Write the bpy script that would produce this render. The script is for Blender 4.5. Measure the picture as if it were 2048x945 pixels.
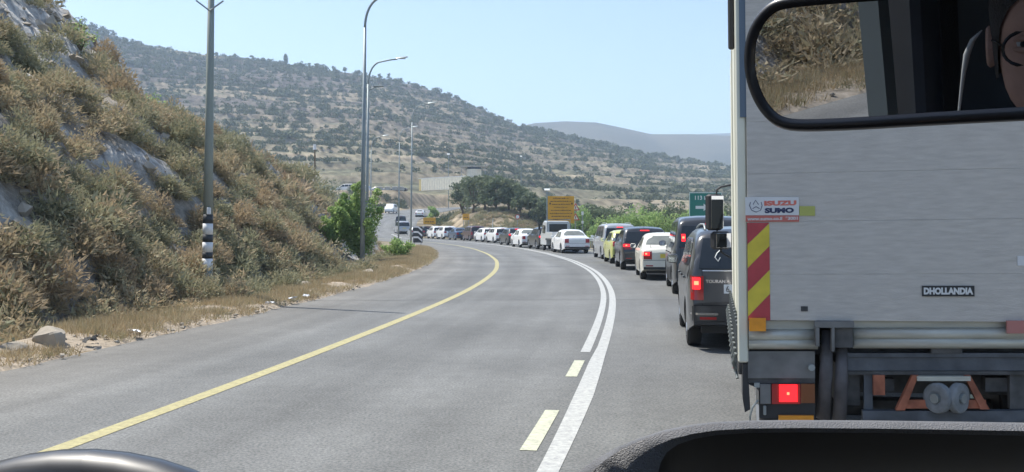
import bpy, math, random
import numpy as np
from mathutils import Vector, Matrix
random.seed(7); RNG = np.random.default_rng(11)
S = bpy.context.scene
COL = S.collection
for o in list(bpy.data.objects): bpy.data.objects.remove(o)

# ------------------------------------------------------------------ camera
F = 2000.0; CX = 1024.0; HY = 452.0; EYE = 1.70      # the photo is 2048 px wide
cam = bpy.data.cameras.new('camera'); co = bpy.data.objects.new('camera', cam); COL.objects.link(co)
cam.sensor_width = 36; cam.lens = F/2048*36; cam.clip_start = 0.03; cam.clip_end = 20000
co.location = (0, 0, EYE)
co.rotation_euler = (math.radians(90) - math.atan((472.5-HY)/F), 0, 0)
S.camera = co
# ------------------------------------------------------------------ light
SUN_EL = math.radians(59); SUN_AZ = math.radians(-60)    # azimuth from +Y (ahead) towards +X: the sun stands left, a little ahead
SKY_STRENGTH = 0.095; SUN_STRENGTH = 3.7; EXPOSURE = 1.06
sd = Vector((math.sin(SUN_AZ)*math.cos(SUN_EL), math.cos(SUN_AZ)*math.cos(SUN_EL), math.sin(SUN_EL)))
W = bpy.data.worlds.new('World'); S.world = W; W.use_nodes = True
wn = W.node_tree.nodes; bg = wn['Background']
sky = wn.new('ShaderNodeTexSky'); sky.sky_type = 'NISHITA'; sky.sun_disc = False
sky.sun_elevation = SUN_EL; sky.sun_rotation = SUN_AZ
sky.air_density = 1.0; sky.dust_density = 1.2; sky.ozone_density = 1.6; sky.altitude = 300
W.node_tree.links.new(sky.outputs[0], bg.inputs[0]); bg.inputs[1].default_value = SKY_STRENGTH
sl = bpy.data.lights.new('sun', 'SUN'); so = bpy.data.objects.new('sun', sl); COL.objects.link(so)
sl.energy = SUN_STRENGTH; sl.angle = math.radians(0.5); sl.color = (1, 0.95, 0.86)
so.rotation_euler = sd.to_track_quat('Z', 'Y').to_euler()
S.view_settings.view_transform = 'Standard'; S.view_settings.look = 'None'
S.view_settings.exposure = EXPOSURE; S.view_settings.gamma = 1
S.render.engine = 'CYCLES'
S.cycles.max_bounces = 8; S.cycles.transparent_max_bounces = 12; S.cycles.volume_bounces = 1

# ------------------------------------------------------------------ helpers
def px(x, y, D):
    """point of the place that lies D metres ahead on the line of sight through photo pixel (x, y)"""
    return Vector(((x-CX)/F*D, D, EYE-(y-HY)/F*D))
def noise2(x, y, seed=0):
    x = np.asarray(x, float); y = np.asarray(y, float)
    xi = np.floor(x).astype(np.int64); yi = np.floor(y).astype(np.int64)
    fx = x-xi; fy = y-yi; fx = fx*fx*(3-2*fx); fy = fy*fy*(3-2*fy)
    def h(a, b):
        n = (a*374761393 + b*668265263 + seed*1442695041) & 0xffffffff
        n = ((n ^ (n >> 13))*1274126177) & 0xffffffff
        return ((n ^ (n >> 16)) & 0xffff)/65535.0
    return (h(xi,yi)*(1-fx)+h(xi+1,yi)*fx)*(1-fy)+(h(xi,yi+1)*(1-fx)+h(xi+1,yi+1)*fx)*fy
def fbm(x, y, seed=0, oct=4):
    s = 0; a = 1; t = 0
    for i in range(oct):
        s = s+a*noise2(np.asarray(x)*2**i, np.asarray(y)*2**i, seed+i*17); t += a; a *= .5
    return s/t
def sstep(a, b, x):
    t = np.clip((x-a)/(b-a), 0, 1); return t*t*(3-2*t)

MATS = {}
def nn(nt, t, **k):
    n = nt.nodes.new(t)
    for a, b in k.items(): setattr(n, a, b)
    return n
def mat(name, col, rough=.6, metal=0, var=0.0, vscale=8, bump=0, bscale=60, coat=0, emit=None, estr=0, spec=None, alpha=None, stretch=(1,1,1), col2=None):
    if name in MATS: return MATS[name]
    m = bpy.data.materials.new(name); m.use_nodes = True; nt = m.node_tree; b = nt.nodes['Principled BSDF']
    b.inputs['Base Color'].default_value = (*col, 1); b.inputs['Roughness'].default_value = rough
    b.inputs['Metallic'].default_value = metal
    if spec is not None: b.inputs['Specular IOR Level'].default_value = spec
    if coat: b.inputs['Coat Weight'].default_value = coat; b.inputs['Coat Roughness'].default_value = .08
    if emit: b.inputs['Emission Color'].default_value = (*emit, 1); b.inputs['Emission Strength'].default_value = estr
    tc = nn(nt, 'ShaderNodeTexCoord'); mp = nn(nt, 'ShaderNodeMapping'); mp.inputs['Scale'].default_value = stretch
    nt.links.new(tc.outputs['Object'], mp.inputs[0])
    if var:
        n = nn(nt, 'ShaderNodeTexNoise'); n.inputs['Scale'].default_value = vscale; n.inputs['Detail'].default_value = 6
        nt.links.new(mp.outputs[0], n.inputs['Vector'])
        r = nn(nt, 'ShaderNodeMapRange'); r.inputs[1].default_value = .3; r.inputs[2].default_value = .7
        nt.links.new(n.outputs[0], r.inputs[0])
        mx = nn(nt, 'ShaderNodeMix', data_type='RGBA')
        c2 = col2 if col2 else tuple(c*(1+var) for c in col)
        c1 = col if col2 else tuple(c*(1-var) for c in col)
        mx.inputs[6].default_value = (*c1, 1); mx.inputs[7].default_value = (*c2, 1)
        nt.links.new(r.outputs[0], mx.inputs[0]); nt.links.new(mx.outputs[2], b.inputs['Base Color'])
    if bump:
        n2 = nn(nt, 'ShaderNodeTexNoise'); n2.inputs['Scale'].default_value = bscale; n2.inputs['Detail'].default_value = 5
        nt.links.new(mp.outputs[0], n2.inputs['Vector'])
        bp = nn(nt, 'ShaderNodeBump'); bp.inputs['Strength'].default_value = bump; bp.inputs['Distance'].default_value = .01
        nt.links.new(n2.outputs[0], bp.inputs['Height']); nt.links.new(bp.outputs[0], b.inputs['Normal'])
    MATS[name] = m; return m

def tag(o, label=None, cat=None, group=None, kind=None):
    if label: o['label'] = label
    if cat: o['category'] = cat
    if group: o['group'] = group
    if kind: o['kind'] = kind
    return o
def link(name, me, m=None, parent=None, smooth=False):
    o = bpy.data.objects.new(name, me); COL.objects.link(o)
    if m is not None and not me.materials: me.materials.append(m)
    if parent is not None: o.parent = parent
    if smooth and len(me.polygons): me.polygons.foreach_set('use_smooth', [True]*len(me.polygons))
    return o
def empty(name, loc=(0,0,0), rz=0, label=None, cat=None, group=None):
    o = bpy.data.objects.new(name, None); COL.objects.link(o); o.location = loc; o.rotation_euler = (0,0,rz)
    o.empty_display_size = .2
    return tag(o, label, cat, group)

class MB:
    def __init__(s): s.v = []; s.f = []
    def add(s, vs, fs):
        n = len(s.v); s.v += [tuple(v) for v in vs]; s.f += [tuple(i+n for i in f) for f in fs]; return s
    def box(s, x0, x1, y0, y1, z0, z1, bev=0):
        if bev <= 0:
            vs = [(x,y,z) for z in (z0,z1) for y in (y0,y1) for x in (x0,x1)]
            return s.add(vs, [(0,2,3,1),(4,5,7,6),(0,1,5,4),(2,6,7,3),(0,4,6,2),(1,3,7,5)])
        b = bev; vs = []; 
        def ring(z, i):
            a0,a1,c0,c1 = x0+i,x1-i,y0+i,y1-i
            return [(a0+b,c0,z),(a1-b,c0,z),(a1,c0+b,z),(a1,c1-b,z),(a1-b,c1,z),(a0+b,c1,z),(a0,c1-b,z),(a0,c0+b,z)]
        for z,i in ((z0,b),(z0+b,0),(z1-b,0),(z1,b)): vs += ring(z,i)
        fs = [tuple(range(7,-1,-1)), tuple(range(24,32))]
        for k in range(3):
            for j in range(8): fs.append((k*8+j, k*8+(j+1)%8, (k+1)*8+(j+1)%8, (k+1)*8+j))
        return s.add(vs, fs)
    def tube(s, pts, r, n=8, cap=True):
        pts = [Vector(p) for p in pts]; rs = r if isinstance(r, (list,tuple)) else [r]*len(pts)
        vs = []; up = None
        for i,p in enumerate(pts):
            t = (pts[min(i+1,len(pts)-1)]-pts[max(i-1,0)]).normalized()
            if up is None: up = Vector((0,0,1)) if abs(t.z) < .9 else Vector((1,0,0))
            a = t.cross(up).normalized(); b = t.cross(a).normalized(); up = -b if False else up
            for k in range(n):
                an = 2*math.pi*k/n; vs.append(p+(a*math.cos(an)+b*math.sin(an))*rs[i])
        fs = []
        for i in range(len(pts)-1):
            for k in range(n): fs.append((i*n+k, i*n+(k+1)%n, (i+1)*n+(k+1)%n, (i+1)*n+k))
        if cap: fs += [tuple(range(n-1,-1,-1)), tuple(range((len(pts)-1)*n, len(pts)*n))]
        return s.add(vs, fs)
    def grid(s, P, closed=False):
        """P: list of rows of points"""
        nr = len(P); nc = len(P[0]); fs = []
        for i in range(nr-1):
            for j in range(nc-1 if not closed else nc): fs.append((i*nc+j, i*nc+(j+1)%nc, (i+1)*nc+(j+1)%nc, (i+1)*nc+j))
        return s.add([p for r in P for p in r], fs)
    def prism(s, poly, y0, y1):
        """poly in (x,z), pushed from y0 to y1"""
        n = len(poly); vs = [(x,y0,z) for x,z in poly]+[(x,y1,z) for x,z in poly]
        return s.add(vs, [tuple(range(n)), tuple(range(2*n-1,n-1,-1))]+[(i,i+n,(i+1)%n+n,(i+1)%n) for i in range(n)])
    def build(s, name, m, parent=None, smooth=False, label=None):
        me = bpy.data.meshes.new(name); me.from_pydata(s.v, [], s.f); me.update()
        o = link(name, me, m, parent, smooth)
        if label: o['label'] = label
        return o
def sharp(o, deg=35):
    me = o.data
    try: me.shade_smooth() if hasattr(me,'shade_smooth') else None
    except Exception: pass
    me.polygons.foreach_set('use_smooth', [True]*len(me.polygons))
    try: me.set_sharp_from_angle(angle=math.radians(deg))
    except Exception: pass
    return o
def tri_mesh(name, V, m, parent=None, attrs=None):
    """V (n,3,3) loose triangles"""
    n = len(V); me = bpy.data.meshes.new(name)
    me.vertices.add(n*3); me.vertices.foreach_set('co', V.reshape(-1).astype(np.float32))
    me.loops.add(n*3); me.loops.foreach_set('vertex_index', np.arange(n*3, dtype=np.int32))
    me.polygons.add(n); me.polygons.foreach_set('loop_start', np.arange(0,n*3,3,dtype=np.int32))
    me.polygons.foreach_set('loop_total', np.full(n,3,dtype=np.int32))
    me.update()
    for k,a in (attrs or {}).items():
        at = me.attributes.new(k, 'FLOAT', 'POINT'); at.data.foreach_set('value', np.repeat(a,3).astype(np.float32))
    return link(name, me, m, parent) if m is not None else me
def grid_mesh(name, X, Y, Z, m, attrs=None, smooth=True):
    nr,nc = X.shape; me = bpy.data.meshes.new(name); n = nr*nc
    me.vertices.add(n); me.vertices.foreach_set('co', np.stack([X,Y,Z],-1).reshape(-1).astype(np.float32))
    i = np.arange(n).reshape(nr,nc); q = np.stack([i[:-1,:-1],i[:-1,1:],i[1:,1:],i[1:,:-1]],-1).reshape(-1,4)
    me.loops.add(q.size); me.loops.foreach_set('vertex_index', q.reshape(-1).astype(np.int32))
    me.polygons.add(len(q)); me.polygons.foreach_set('loop_start', np.arange(0,q.size,4,dtype=np.int32))
    me.polygons.foreach_set('loop_total', np.full(len(q),4,dtype=np.int32)); me.update()
    for k,a in (attrs or {}).items():
        at = me.attributes.new(k, 'FLOAT', 'POINT'); at.data.foreach_set('value', a.reshape(-1).astype(np.float32))
    return link(name, me, m, None, smooth)
def text(name, s, size, m, parent, loc, rot=(math.pi/2,0,0), depth=.001, width=None, align='CENTER', shear=0, height=None, bold=0):
    cu = bpy.data.curves.new(name, 'FONT'); cu.body = s; cu.size = size; cu.align_x = align; cu.align_y = 'CENTER'
    cu.extrude = depth; cu.shear = shear; cu.offset = bold; cu.resolution_u = 3
    t = bpy.data.objects.new(name+'_curve', cu); COL.objects.link(t); bpy.context.view_layer.update()
    me = bpy.data.meshes.new_from_object(t); bpy.data.objects.remove(t); bpy.data.curves.remove(cu)
    if len(me.vertices) and (width or height):
        xs = [v.co.x for v in me.vertices]; ys = [v.co.y for v in me.vertices]
        kx = width/(max(xs)-min(xs)) if width else 1; ky = height/(max(ys)-min(ys)) if height else 1
        cx_ = (max(xs)+min(xs))/2; cy_ = (max(ys)+min(ys))/2
        for v in me.vertices: v.co.x = (v.co.x-cx_)*kx; v.co.y = (v.co.y-cy_)*ky
    me.materials.clear(); me.materials.append(m); me.name = name
    o = link(name, me, None, parent); o.location = loc; o.rotation_euler = rot; return o

# ------------------------------------------------------------------ materials
def asphalt_mat():
    m = bpy.data.materials.new('asphalt'); m.use_nodes = True; nt = m.node_tree; b = nt.nodes['Principled BSDF']; L = nt.links.new
    tc = nn(nt,'ShaderNodeTexCoord')
    n1 = nn(nt,'ShaderNodeTexNoise'); n1.inputs['Scale'].default_value = 38; n1.inputs['Detail'].default_value = 8; n1.inputs['Roughness'].default_value=.75
    n2 = nn(nt,'ShaderNodeTexNoise'); n2.inputs['Scale'].default_value = .35; n2.inputs['Detail'].default_value = 6
    at = nn(nt,'ShaderNodeAttribute', attribute_name='across')     # metres from the middle line
    mp = nn(nt,'ShaderNodeCombineXYZ'); at2 = nn(nt,'ShaderNodeAttribute', attribute_name='along')
    L(at.outputs['Fac'], mp.inputs[0]); mm = nn(nt,'ShaderNodeMath', operation='MULTIPLY'); mm.inputs[1].default_value=.03
    L(at2.outputs['Fac'], mm.inputs[0]); L(mm.outputs[0], mp.inputs[1])
    n3 = nn(nt,'ShaderNodeTexNoise'); n3.inputs['Scale'].default_value = 1.3; n3.inputs['Detail'].default_value = 4
    L(mp.outputs[0], n3.inputs['Vector'])
    L(tc.outputs['Object'], n1.inputs['Vector']); L(tc.outputs['Object'], n2.inputs['Vector'])
    r1 = nn(nt,'ShaderNodeValToRGB'); r1.color_ramp.elements[0].position=.38; r1.color_ramp.elements[0].color=(.070,.078,.077,1)
    r1.color_ramp.elements[1].position=.62; r1.color_ramp.elements[1].color=(.205,.204,.200,1)
    L(n1.outputs[0], r1.inputs[0])
    r2 = nn(nt,'ShaderNodeMapRange'); r2.inputs[1].default_value=.35; r2.inputs[2].default_value=.65; r2.inputs[3].default_value=.84; r2.inputs[4].default_value=1.12
    L(n2.outputs[0], r2.inputs[0])
    r3 = nn(nt,'ShaderNodeMapRange'); r3.inputs[1].default_value=.3; r3.inputs[2].default_value=.7; r3.inputs[3].default_value=.80; r3.inputs[4].default_value=1.16
    L(n3.outputs[0], r3.inputs[0])
    n4 = nn(nt,'ShaderNodeTexNoise'); n4.inputs['Scale'].default_value = 4.5; n4.inputs['Detail'].default_value = 7; n4.inputs['Roughness'].default_value=.7; L(tc.outputs['Object'], n4.inputs['Vector'])
    r4 = nn(nt,'ShaderNodeMapRange'); r4.inputs[1].default_value=.3; r4.inputs[2].default_value=.7; r4.inputs[3].default_value=.86; r4.inputs[4].default_value=1.12; L(n4.outputs[0], r4.inputs[0])
    # two polished, slightly darker wheel tracks in each lane
    wv = nn(nt,'ShaderNodeMath', operation='MULTIPLY_ADD'); wv.inputs[1].default_value=2*math.pi/1.85; wv.inputs[2].default_value=1.2; L(at.outputs['Fac'], wv.inputs[0])
    sn = nn(nt,'ShaderNodeMath', operation='SINE'); L(wv.outputs[0], sn.inputs[0])
    r5 = nn(nt,'ShaderNodeMapRange'); r5.inputs[1].default_value=-1; r5.inputs[2].default_value=1; r5.inputs[3].default_value=.955; r5.inputs[4].default_value=1.04; L(sn.outputs[0], r5.inputs[0])
    m4 = nn(nt,'ShaderNodeMath', operation='MULTIPLY'); L(r4.outputs[0], m4.inputs[0]); L(r5.outputs[0], m4.inputs[1])
    m5 = nn(nt,'ShaderNodeMath', operation='MULTIPLY'); L(r2.outputs[0], m5.inputs[0]); L(m4.outputs[0], m5.inputs[1])
    mu = nn(nt,'ShaderNodeMath', operation='MULTIPLY'); L(m5.outputs[0], mu.inputs[0]); L(r3.outputs[0], mu.inputs[1])
    # the outer shoulder is dustier
    ds = nn(nt,'ShaderNodeMapRange'); ds.inputs[1].default_value=-6.9; ds.inputs[2].default_value=-4.5; ds.inputs[3].default_value=.35; ds.inputs[4].default_value=0
    L(at.outputs['Fac'], ds.inputs[0])
    dm = nn(nt,'ShaderNodeMix', data_type='RGBA'); dm.inputs[7].default_value=(.20,.175,.14,1); L(ds.outputs[0], dm.inputs[0]); L(r1.outputs[0], dm.inputs[6])
    vm = nn(nt,'ShaderNodeVectorMath', operation='SCALE'); L(dm.outputs[2], vm.inputs[0]); L(mu.outputs[0], vm.inputs['Scale'])
    L(vm.outputs[0], b.inputs['Base Color']); b.inputs['Roughness'].default_value=.82; b.inputs['Specular IOR Level'].default_value=.35
    bp = nn(nt,'ShaderNodeBump'); bp.inputs['Strength'].default_value=.35; bp.inputs['Distance'].default_value=.006; L(n1.outputs[0], bp.inputs['Height']); L(bp.outputs[0], b.inputs['Normal'])
    return m
def worn_paint(name, col):
    m = bpy.data.materials.new(name); m.use_nodes = True; nt = m.node_tree; b = nt.nodes['Principled BSDF']; L = nt.links.new
    tc = nn(nt,'ShaderNodeTexCoord'); n1 = nn(nt,'ShaderNodeTexNoise'); n1.inputs['Scale'].default_value = 14; n1.inputs['Detail'].default_value = 9; n1.inputs['Roughness'].default_value=.8
    L(tc.outputs['Object'], n1.inputs['Vector'])
    r = nn(nt,'ShaderNodeValToRGB'); e = r.color_ramp.elements
    e[0].position=.30; e[0].color=(col[0]*.45,col[1]*.45,col[2]*.5,1); e[1].position=.60; e[1].color=(*col,1)
    L(n1.outputs[0], r.inputs[0]); L(r.outputs[0], b.inputs['Base Color']); b.inputs['Roughness'].default_value=.75
    return m
def veg_mat(name, cols, trans=.25, rough=.8):
    """colour from the per-plant 'tint' and fine noise; thin leaves let some light through"""
    m = bpy.data.materials.new(name); m.use_nodes = True; nt = m.node_tree; b = nt.nodes['Principled BSDF']; L = nt.links.new
    at = nn(nt,'ShaderNodeAttribute', attribute_name='tint'); oi = nn(nt,'ShaderNodeObjectInfo')
    ad = nn(nt,'ShaderNodeMath', operation='ADD'); L(at.outputs['Fac'], ad.inputs[0])
    mm = nn(nt,'ShaderNodeMath', operation='MULTIPLY'); mm.inputs[1].default_value=.5; L(oi.outputs['Random'], mm.inputs[0]); L(mm.outputs[0], ad.inputs[1])
    fr = nn(nt,'ShaderNodeMath', operation='FRACT'); L(ad.outputs[0], fr.inputs[0])
    r = nn(nt,'ShaderNodeValToRGB'); e = r.color_ramp.elements
    while len(e) < len(cols): e.new(.5)
    for i,c in enumerate(cols): e[i].position = i/(len(cols)-1); e[i].color=(*c,1)
    L(fr.outputs[0], r.inputs[0]); L(r.outputs[0], b.inputs['Base Color']); b.inputs['Roughness'].default_value=rough; b.inputs['Specular IOR Level'].default_value=.2
    tr = nn(nt,'ShaderNodeBsdfTranslucent'); L(r.outputs[0], tr.inputs[0])
    mx = nn(nt,'ShaderNodeMixShader'); mx.inputs[0].default_value=trans; L(b.outputs[0], mx.inputs[1]); L(tr.outputs[0], mx.inputs[2])
    L(mx.outputs[0], nt.nodes['Material Output'].inputs[0]); return m
M_asph = asphalt_mat()
M_white_line = worn_paint('white_road_paint', (.44,.45,.43)); M_yellow_line = worn_paint('yellow_road_paint', (.42,.38,.19)); M_cream_line = worn_paint('cream_road_paint', (.52,.53,.40))
M_darkline = mat('dark_line', (.035,.035,.036), .7)
M_steel = mat('galvanised_steel', (.30,.33,.33), .5, .5, var=.15, vscale=3)
M_scrub = veg_mat('dry_scrub', [(.32,.27,.18),(.40,.31,.20),(.46,.36,.235),(.33,.315,.20),(.27,.275,.175),(.43,.36,.235),(.38,.29,.20),(.50,.41,.28)], .3)
M_grass = veg_mat('dry_grass', [(.50,.40,.25),(.36,.28,.17),(.55,.46,.31),(.30,.28,.16),(.46,.34,.20)], .3)
M_green = veg_mat('fresh_leaves', [(.26,.37,.13),(.33,.44,.17),(.22,.33,.12),(.38,.47,.20)], .6)
M_olive = veg_mat('olive_leaves', [(.11,.15,.085),(.14,.18,.10),(.16,.19,.12),(.10,.135,.075)], .35)
M_hilltree = veg_mat('hill_scrub_leaves', [(.09,.115,.065),(.12,.14,.08),(.14,.155,.09),(.10,.115,.07),(.17,.175,.10)], .15)
M_bark = mat('bark', (.12,.09,.06), .9, var=.3, vscale=10, bump=.6, bscale=20)
M_rock = mat('limestone', (.30,.265,.215), .9, var=.3, vscale=3, bump=.8, bscale=9)

# ------------------------------------------------------------------ road curve
_yw = np.array([-90,-60,-30,-10,0,6.9,8.5,12.1,18.1,24.6,31.5,38.6,48.6,60.7,73.9,87,100,117,135,150,165,185,210,240,290])
_xw = np.array([-27,-17,-8.0,-3.1,-.95,.29,.50,1.03,1.80,2.50,2.95,3.18,3.05,2.3,.96,-1.05,-3.9,-9.0,-14.2,-18,-21,-22.5,-21.5,-18,-9])
GY = np.arange(-90,290.1,.5); GX = np.interp(GY,_yw,_xw)
_k = np.exp(-np.arange(-12,13)**2/(2*5.0**2)); _k /= _k.sum(); GX = np.convolve(np.pad(GX,12,mode='reflect',reflect_type='odd'),_k,'valid')
_TX = np.gradient(GX,GY); _n = np.sqrt(1+_TX**2)
GNX = 1/_n; GNY = -_TX/_n          # unit normal pointing right
def roadz(y): return np.interp(y,[-500,140,165,200,240,290,900],[0,0,1.1,3.7,5.7,7.2,7.2])
def off(y, w):
    """point at offset w right of the middle line abreast of station y"""
    return np.interp(y,GY,GX)+np.interp(y,GY,GNX)*w, y+np.interp(y,GY,GNY)*w
def heading(y):
    return math.atan(float(np.interp(y,GY,_TX)))
LEFT = -6.85; RIGHT = 5.0
def strip(name, y0, y1, w0, w1, dz, m, kind='structure', step=.5, nw=2):
    ys = np.arange(y0,y1+1e-6,step); ws = np.linspace(w0,w1,nw)
    YY,WW = np.meshgrid(ys,ws,indexing='ij'); X,Y = off(YY,WW); Z = roadz(YY)+dz
    return tag(grid_mesh(name,X,Y,Z,m,{'across':WW,'along':YY}), kind=kind)
road = strip('road',-90,285,LEFT,RIGHT,0,M_asph,nw=8)
strip('yellow_edge_line',-60,200,-3.85,-3.68,.004,M_yellow_line)
# right solid line runs on towards us and widens where the two lines merge
def taper(name, y0, y1, f0, f1, dz, m):
    ys=np.arange(y0,y1+1e-6,.4); P=[]
    for y in ys:
        r=[]
        for w in (f0(y),f1(y)):
            x,yy=off(y,w); r.append((float(x),float(yy),float(roadz(y))+dz))
        P.append(r)
    mb=MB(); mb.grid(P); return tag(mb.build(name,m),kind='structure')
taper('solid_centre_line',-60,150,lambda y:float(np.interp(y,[7,10,12.5,14],[-.075,-.095,-.10,-.07])),lambda y:float(np.interp(y,[7,10,13],[.075,.10,.075])),.004,M_white_line)
taper('solid_centre_line',13.4,150,lambda y:-.27,lambda y:-.14,.004,M_white_line)
for a,b in ((11.2,12.6),(7.5,9.2),(4.0,5.6),(0.5,2.1),(-3,-1.4),(-6.5,-4.9)):
    strip('centre_line_dash',a,b,-.29,-.16,.005,M_cream_line,step=.15)
strip('right_edge_line',-60,150,3.72,3.86,.004,M_yellow_line)
# thin dark line across the carriageway
def cross_line(pts, wd):
    mb = MB(); P=[]
    for i,(x,y) in enumerate(pts): P.append([(x,y-wd/2,.0035),(x,y+wd/2,.0035)])
    mb.grid(P); return tag(mb.build('dark_cross_line',M_darkline),kind='structure')
cross_line([(x,22.9+.05*math.sin(x*3)+.03*x,) for x in np.arange(-4.7,7.4,.3)],.035)

# ------------------------------------------------------------------ ground sheet and hills
SKX = np.array([-2200,-1400,-900,-300,0,150,200,260,350,450,600,700,800,850,920,970,1030,1100,1200,1300,1400,1465,1600,1900,2400,3400])
SKY_ = np.array([200,120,60,20,18,30,50,78,97,110,129,142,160,172,196,218,244,262,283,306,322,330,345,370,385,395])
def hill_z(x, y):
    r = np.sqrt(x*x+y*y)+1e-6
    yy = np.maximum(y,1e-3); c = x/yy
    u = np.where(y > .25*np.abs(x), CX+F*np.clip(c,-2.0,2.0), np.where(x>0,CX+F*2,CX-F*2))
    e = (HY-np.interp(u,SKX,SKY_))/F
    ang = np.abs(np.arctan2(x,y)); e = e*(1-sstep(1.3,2.2,ang)) 
    D = np.where(y>.25*np.abs(x), y, r)
    R = 850.0
    t = np.clip((D-165)/(R-165),0,1.0)
    prof = .30*t+.70*t**1.55
    z = e*R*prof
    # beyond the ridge it falls away again
    z = np.where(D>R, e*R*(1-.75*sstep(R,R*1.7,D)), z)
    n = fbm(x/70.,y/70.,3,4)-.5
    z = z+n*14*t*(1-sstep(R*.86,R,D))
    # stone terraces
    h = 5.0; q = z/h+.5*(fbm(x/120.,y/120.,9,3)-.5); fl = np.floor(q); fr = q-fl
    zt = (fl+sstep(.72,1.0,fr)+.12*fr)*h - .5*(fbm(x/120.,y/120.,9,3)-.5)*h
    k = sstep(.10,.25,t)*(.75*(1-.6*sstep(R*.93,R,D)))
    z = z*(1-k)+zt*k
    return z
def ground_z(x, y):
    x = np.asarray(x,float); y = np.asarray(y,float)
    z = hill_z(x,y)*1.0
    # small rolling in the near fields, none next to the road
    xl = np.interp(y,GY,GX)
    d = np.abs(x-xl); near = sstep(9,40,d)
    z = z+near*(fbm(x/18.,y/18.,21,3)-.5)*.8
    # earth mound with the olive trees
    g = np.exp(-(((x+1.5)/9.0)**2+((y-158)/11.0)**2)); z = z+g*4.3
    g = np.exp(-(((x+8.)/6.0)**2+((y-172)/10.0)**2)); z = z+g*3.2
    # levelled terrace of the checkpoint with a steep cut in front
    f = sstep(243,249,y-.25*(x+25)*0)*(1-sstep(300,340,y))*sstep(-75,-60,x)*(1-sstep(0,14,x))
    z = z*(1-f)+10.6*f
    # banks beside the climbing road
    rz = roadz(y); w = 1-sstep(7.5,13,d); inr = (y>-88)&(y<284)
    z = np.where(inr, z*(1-w)+(rz-.02)*w, z)
    lower = np.where(y<150, -.03, -.05)
    return np.where(inr & (d<8.5), rz+lower, z+lower)
angs = np.concatenate([np.radians(np.linspace(-180,-34,60,endpoint=False)), np.radians(np.linspace(-34,34,950)), np.radians(np.linspace(34,180,61))[1:]])
rad = np.concatenate([np.geomspace(.6,120,90,endpoint=False), np.linspace(120,300,110,endpoint=False), np.linspace(300,900,230,endpoint=False), np.geomspace(900,6500,26)])
A,Rr = np.meshgrid(angs,rad,indexing='ij'); X = Rr*np.sin(A); Y = Rr*np.cos(A); Z = ground_z(X,Y)
def ground_mat():
    m = bpy.data.materials.new('field_and_hill_ground'); m.use_nodes = True; nt = m.node_tree; b = nt.nodes['Principled BSDF']; L = nt.links.new
    geo = nn(nt,'ShaderNodeNewGeometry'); mp = nn(nt,'ShaderNodeMapping'); mp.inputs['Scale'].default_value=(1,.6,4.5); L(geo.outputs['Position'], mp.inputs[0])
    n1 = nn(nt,'ShaderNodeTexNoise'); n1.inputs['Scale'].default_value=.022; n1.inputs['Detail'].default_value=9; n1.inputs['Roughness'].default_value=.68; L(mp.outputs[0], n1.inputs['Vector'])
    r = nn(nt,'ShaderNodeValToRGB'); e = r.color_ramp.elements
    for i in range(3): e.new(.5)
    for i,(p,c) in enumerate(((.32,(.075,.080,.058)),(.45,(.12,.118,.078)),(.53,(.165,.155,.10)),(.60,(.22,.195,.13)),(.72,(.42,.34,.25)))): e[i].position=p; e[i].color=(*c,1)
    L(n1.outputs[0], r.inputs[0])
    n2 = nn(nt,'ShaderNodeTexNoise'); n2.inputs['Scale'].default_value=.35; n2.inputs['Detail'].default_value=6; L(geo.outputs['Position'], n2.inputs['Vector'])
    mr = nn(nt,'ShaderNodeMapRange'); mr.inputs[1].default_value=.35; mr.inputs[2].default_value=.65; mr.inputs[3].default_value=.6; mr.inputs[4].default_value=1.35; L(n2.outputs[0], mr.inputs[0])
    # steep terrace faces are bare pale stone
    sep = nn(nt,'ShaderNodeSeparateXYZ'); L(geo.outputs['True Normal'], sep.inputs[0])
    sr = nn(nt,'ShaderNodeMapRange'); sr.inputs[1].default_value=.93; sr.inputs[2].default_value=.72; sr.inputs[3].default_value=0; sr.inputs[4].default_value=.55; L(sep.outputs[2], sr.inputs[0])
    mx = nn(nt,'ShaderNodeMix', data_type='RGBA'); mx.inputs[7].default_value=(.33,.26,.19,1); L(sr.outputs[0], mx.inputs[0]); L(r.outputs[0], mx.inputs[6])
    # burnt / dark upper slope, pale earth below
    at = nn(nt,'ShaderNodeAttribute', attribute_name='burnt'); m2 = nn(nt,'ShaderNodeMix', data_type='RGBA'); m2.inputs[7].default_value=(.085,.075,.08,1)
    L(at.outputs['Fac'], m2.inputs[0]); L(mx.outputs[2], m2.inputs[6])
    at3 = nn(nt,'ShaderNodeAttribute', attribute_name='earth'); m3 = nn(nt,'ShaderNodeMix', data_type='RGBA'); m3.inputs[7].default_value=(.30,.215,.14,1)
    m3.inputs[7].default_value=(.25,.205,.145,1); L(at3.outputs['Fac'], m3.inputs[0]); L(m2.outputs[2], m3.inputs[6])
    vm = nn(nt,'ShaderNodeVectorMath', operation='SCALE'); L(m3.outputs[2], vm.inputs[0]); L(mr.outputs[0], vm.inputs['Scale'])
    L(vm.outputs[0], b.inputs['Base Color']); b.inputs['Roughness'].default_value=.95; b.inputs['Specular IOR Level'].default_value=.1
    return m
hz = Z
burnt = .7*sstep(.36,.52,fbm(X/90,Y/90+hz/14,33,5))*sstep(40,75,hz)*(1-sstep(160,260,X))
earth = np.clip(np.exp(-(((X+2)/13.)**2+((Y-158)/15.)**2))*1.3,0,.9)
band = sstep(255,275,Y)*(1-sstep(330,380,Y))*sstep(10,40,X); earth = np.maximum(earth, .8*band*sstep(.35,.6,fbm(X/40,Y/25,5,3)))
earth = np.maximum(earth, .75*sstep(236,244,Y)*(1-sstep(250,300,Y))*sstep(-75,-62,X)*(1-sstep(0,14,X)))
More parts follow.
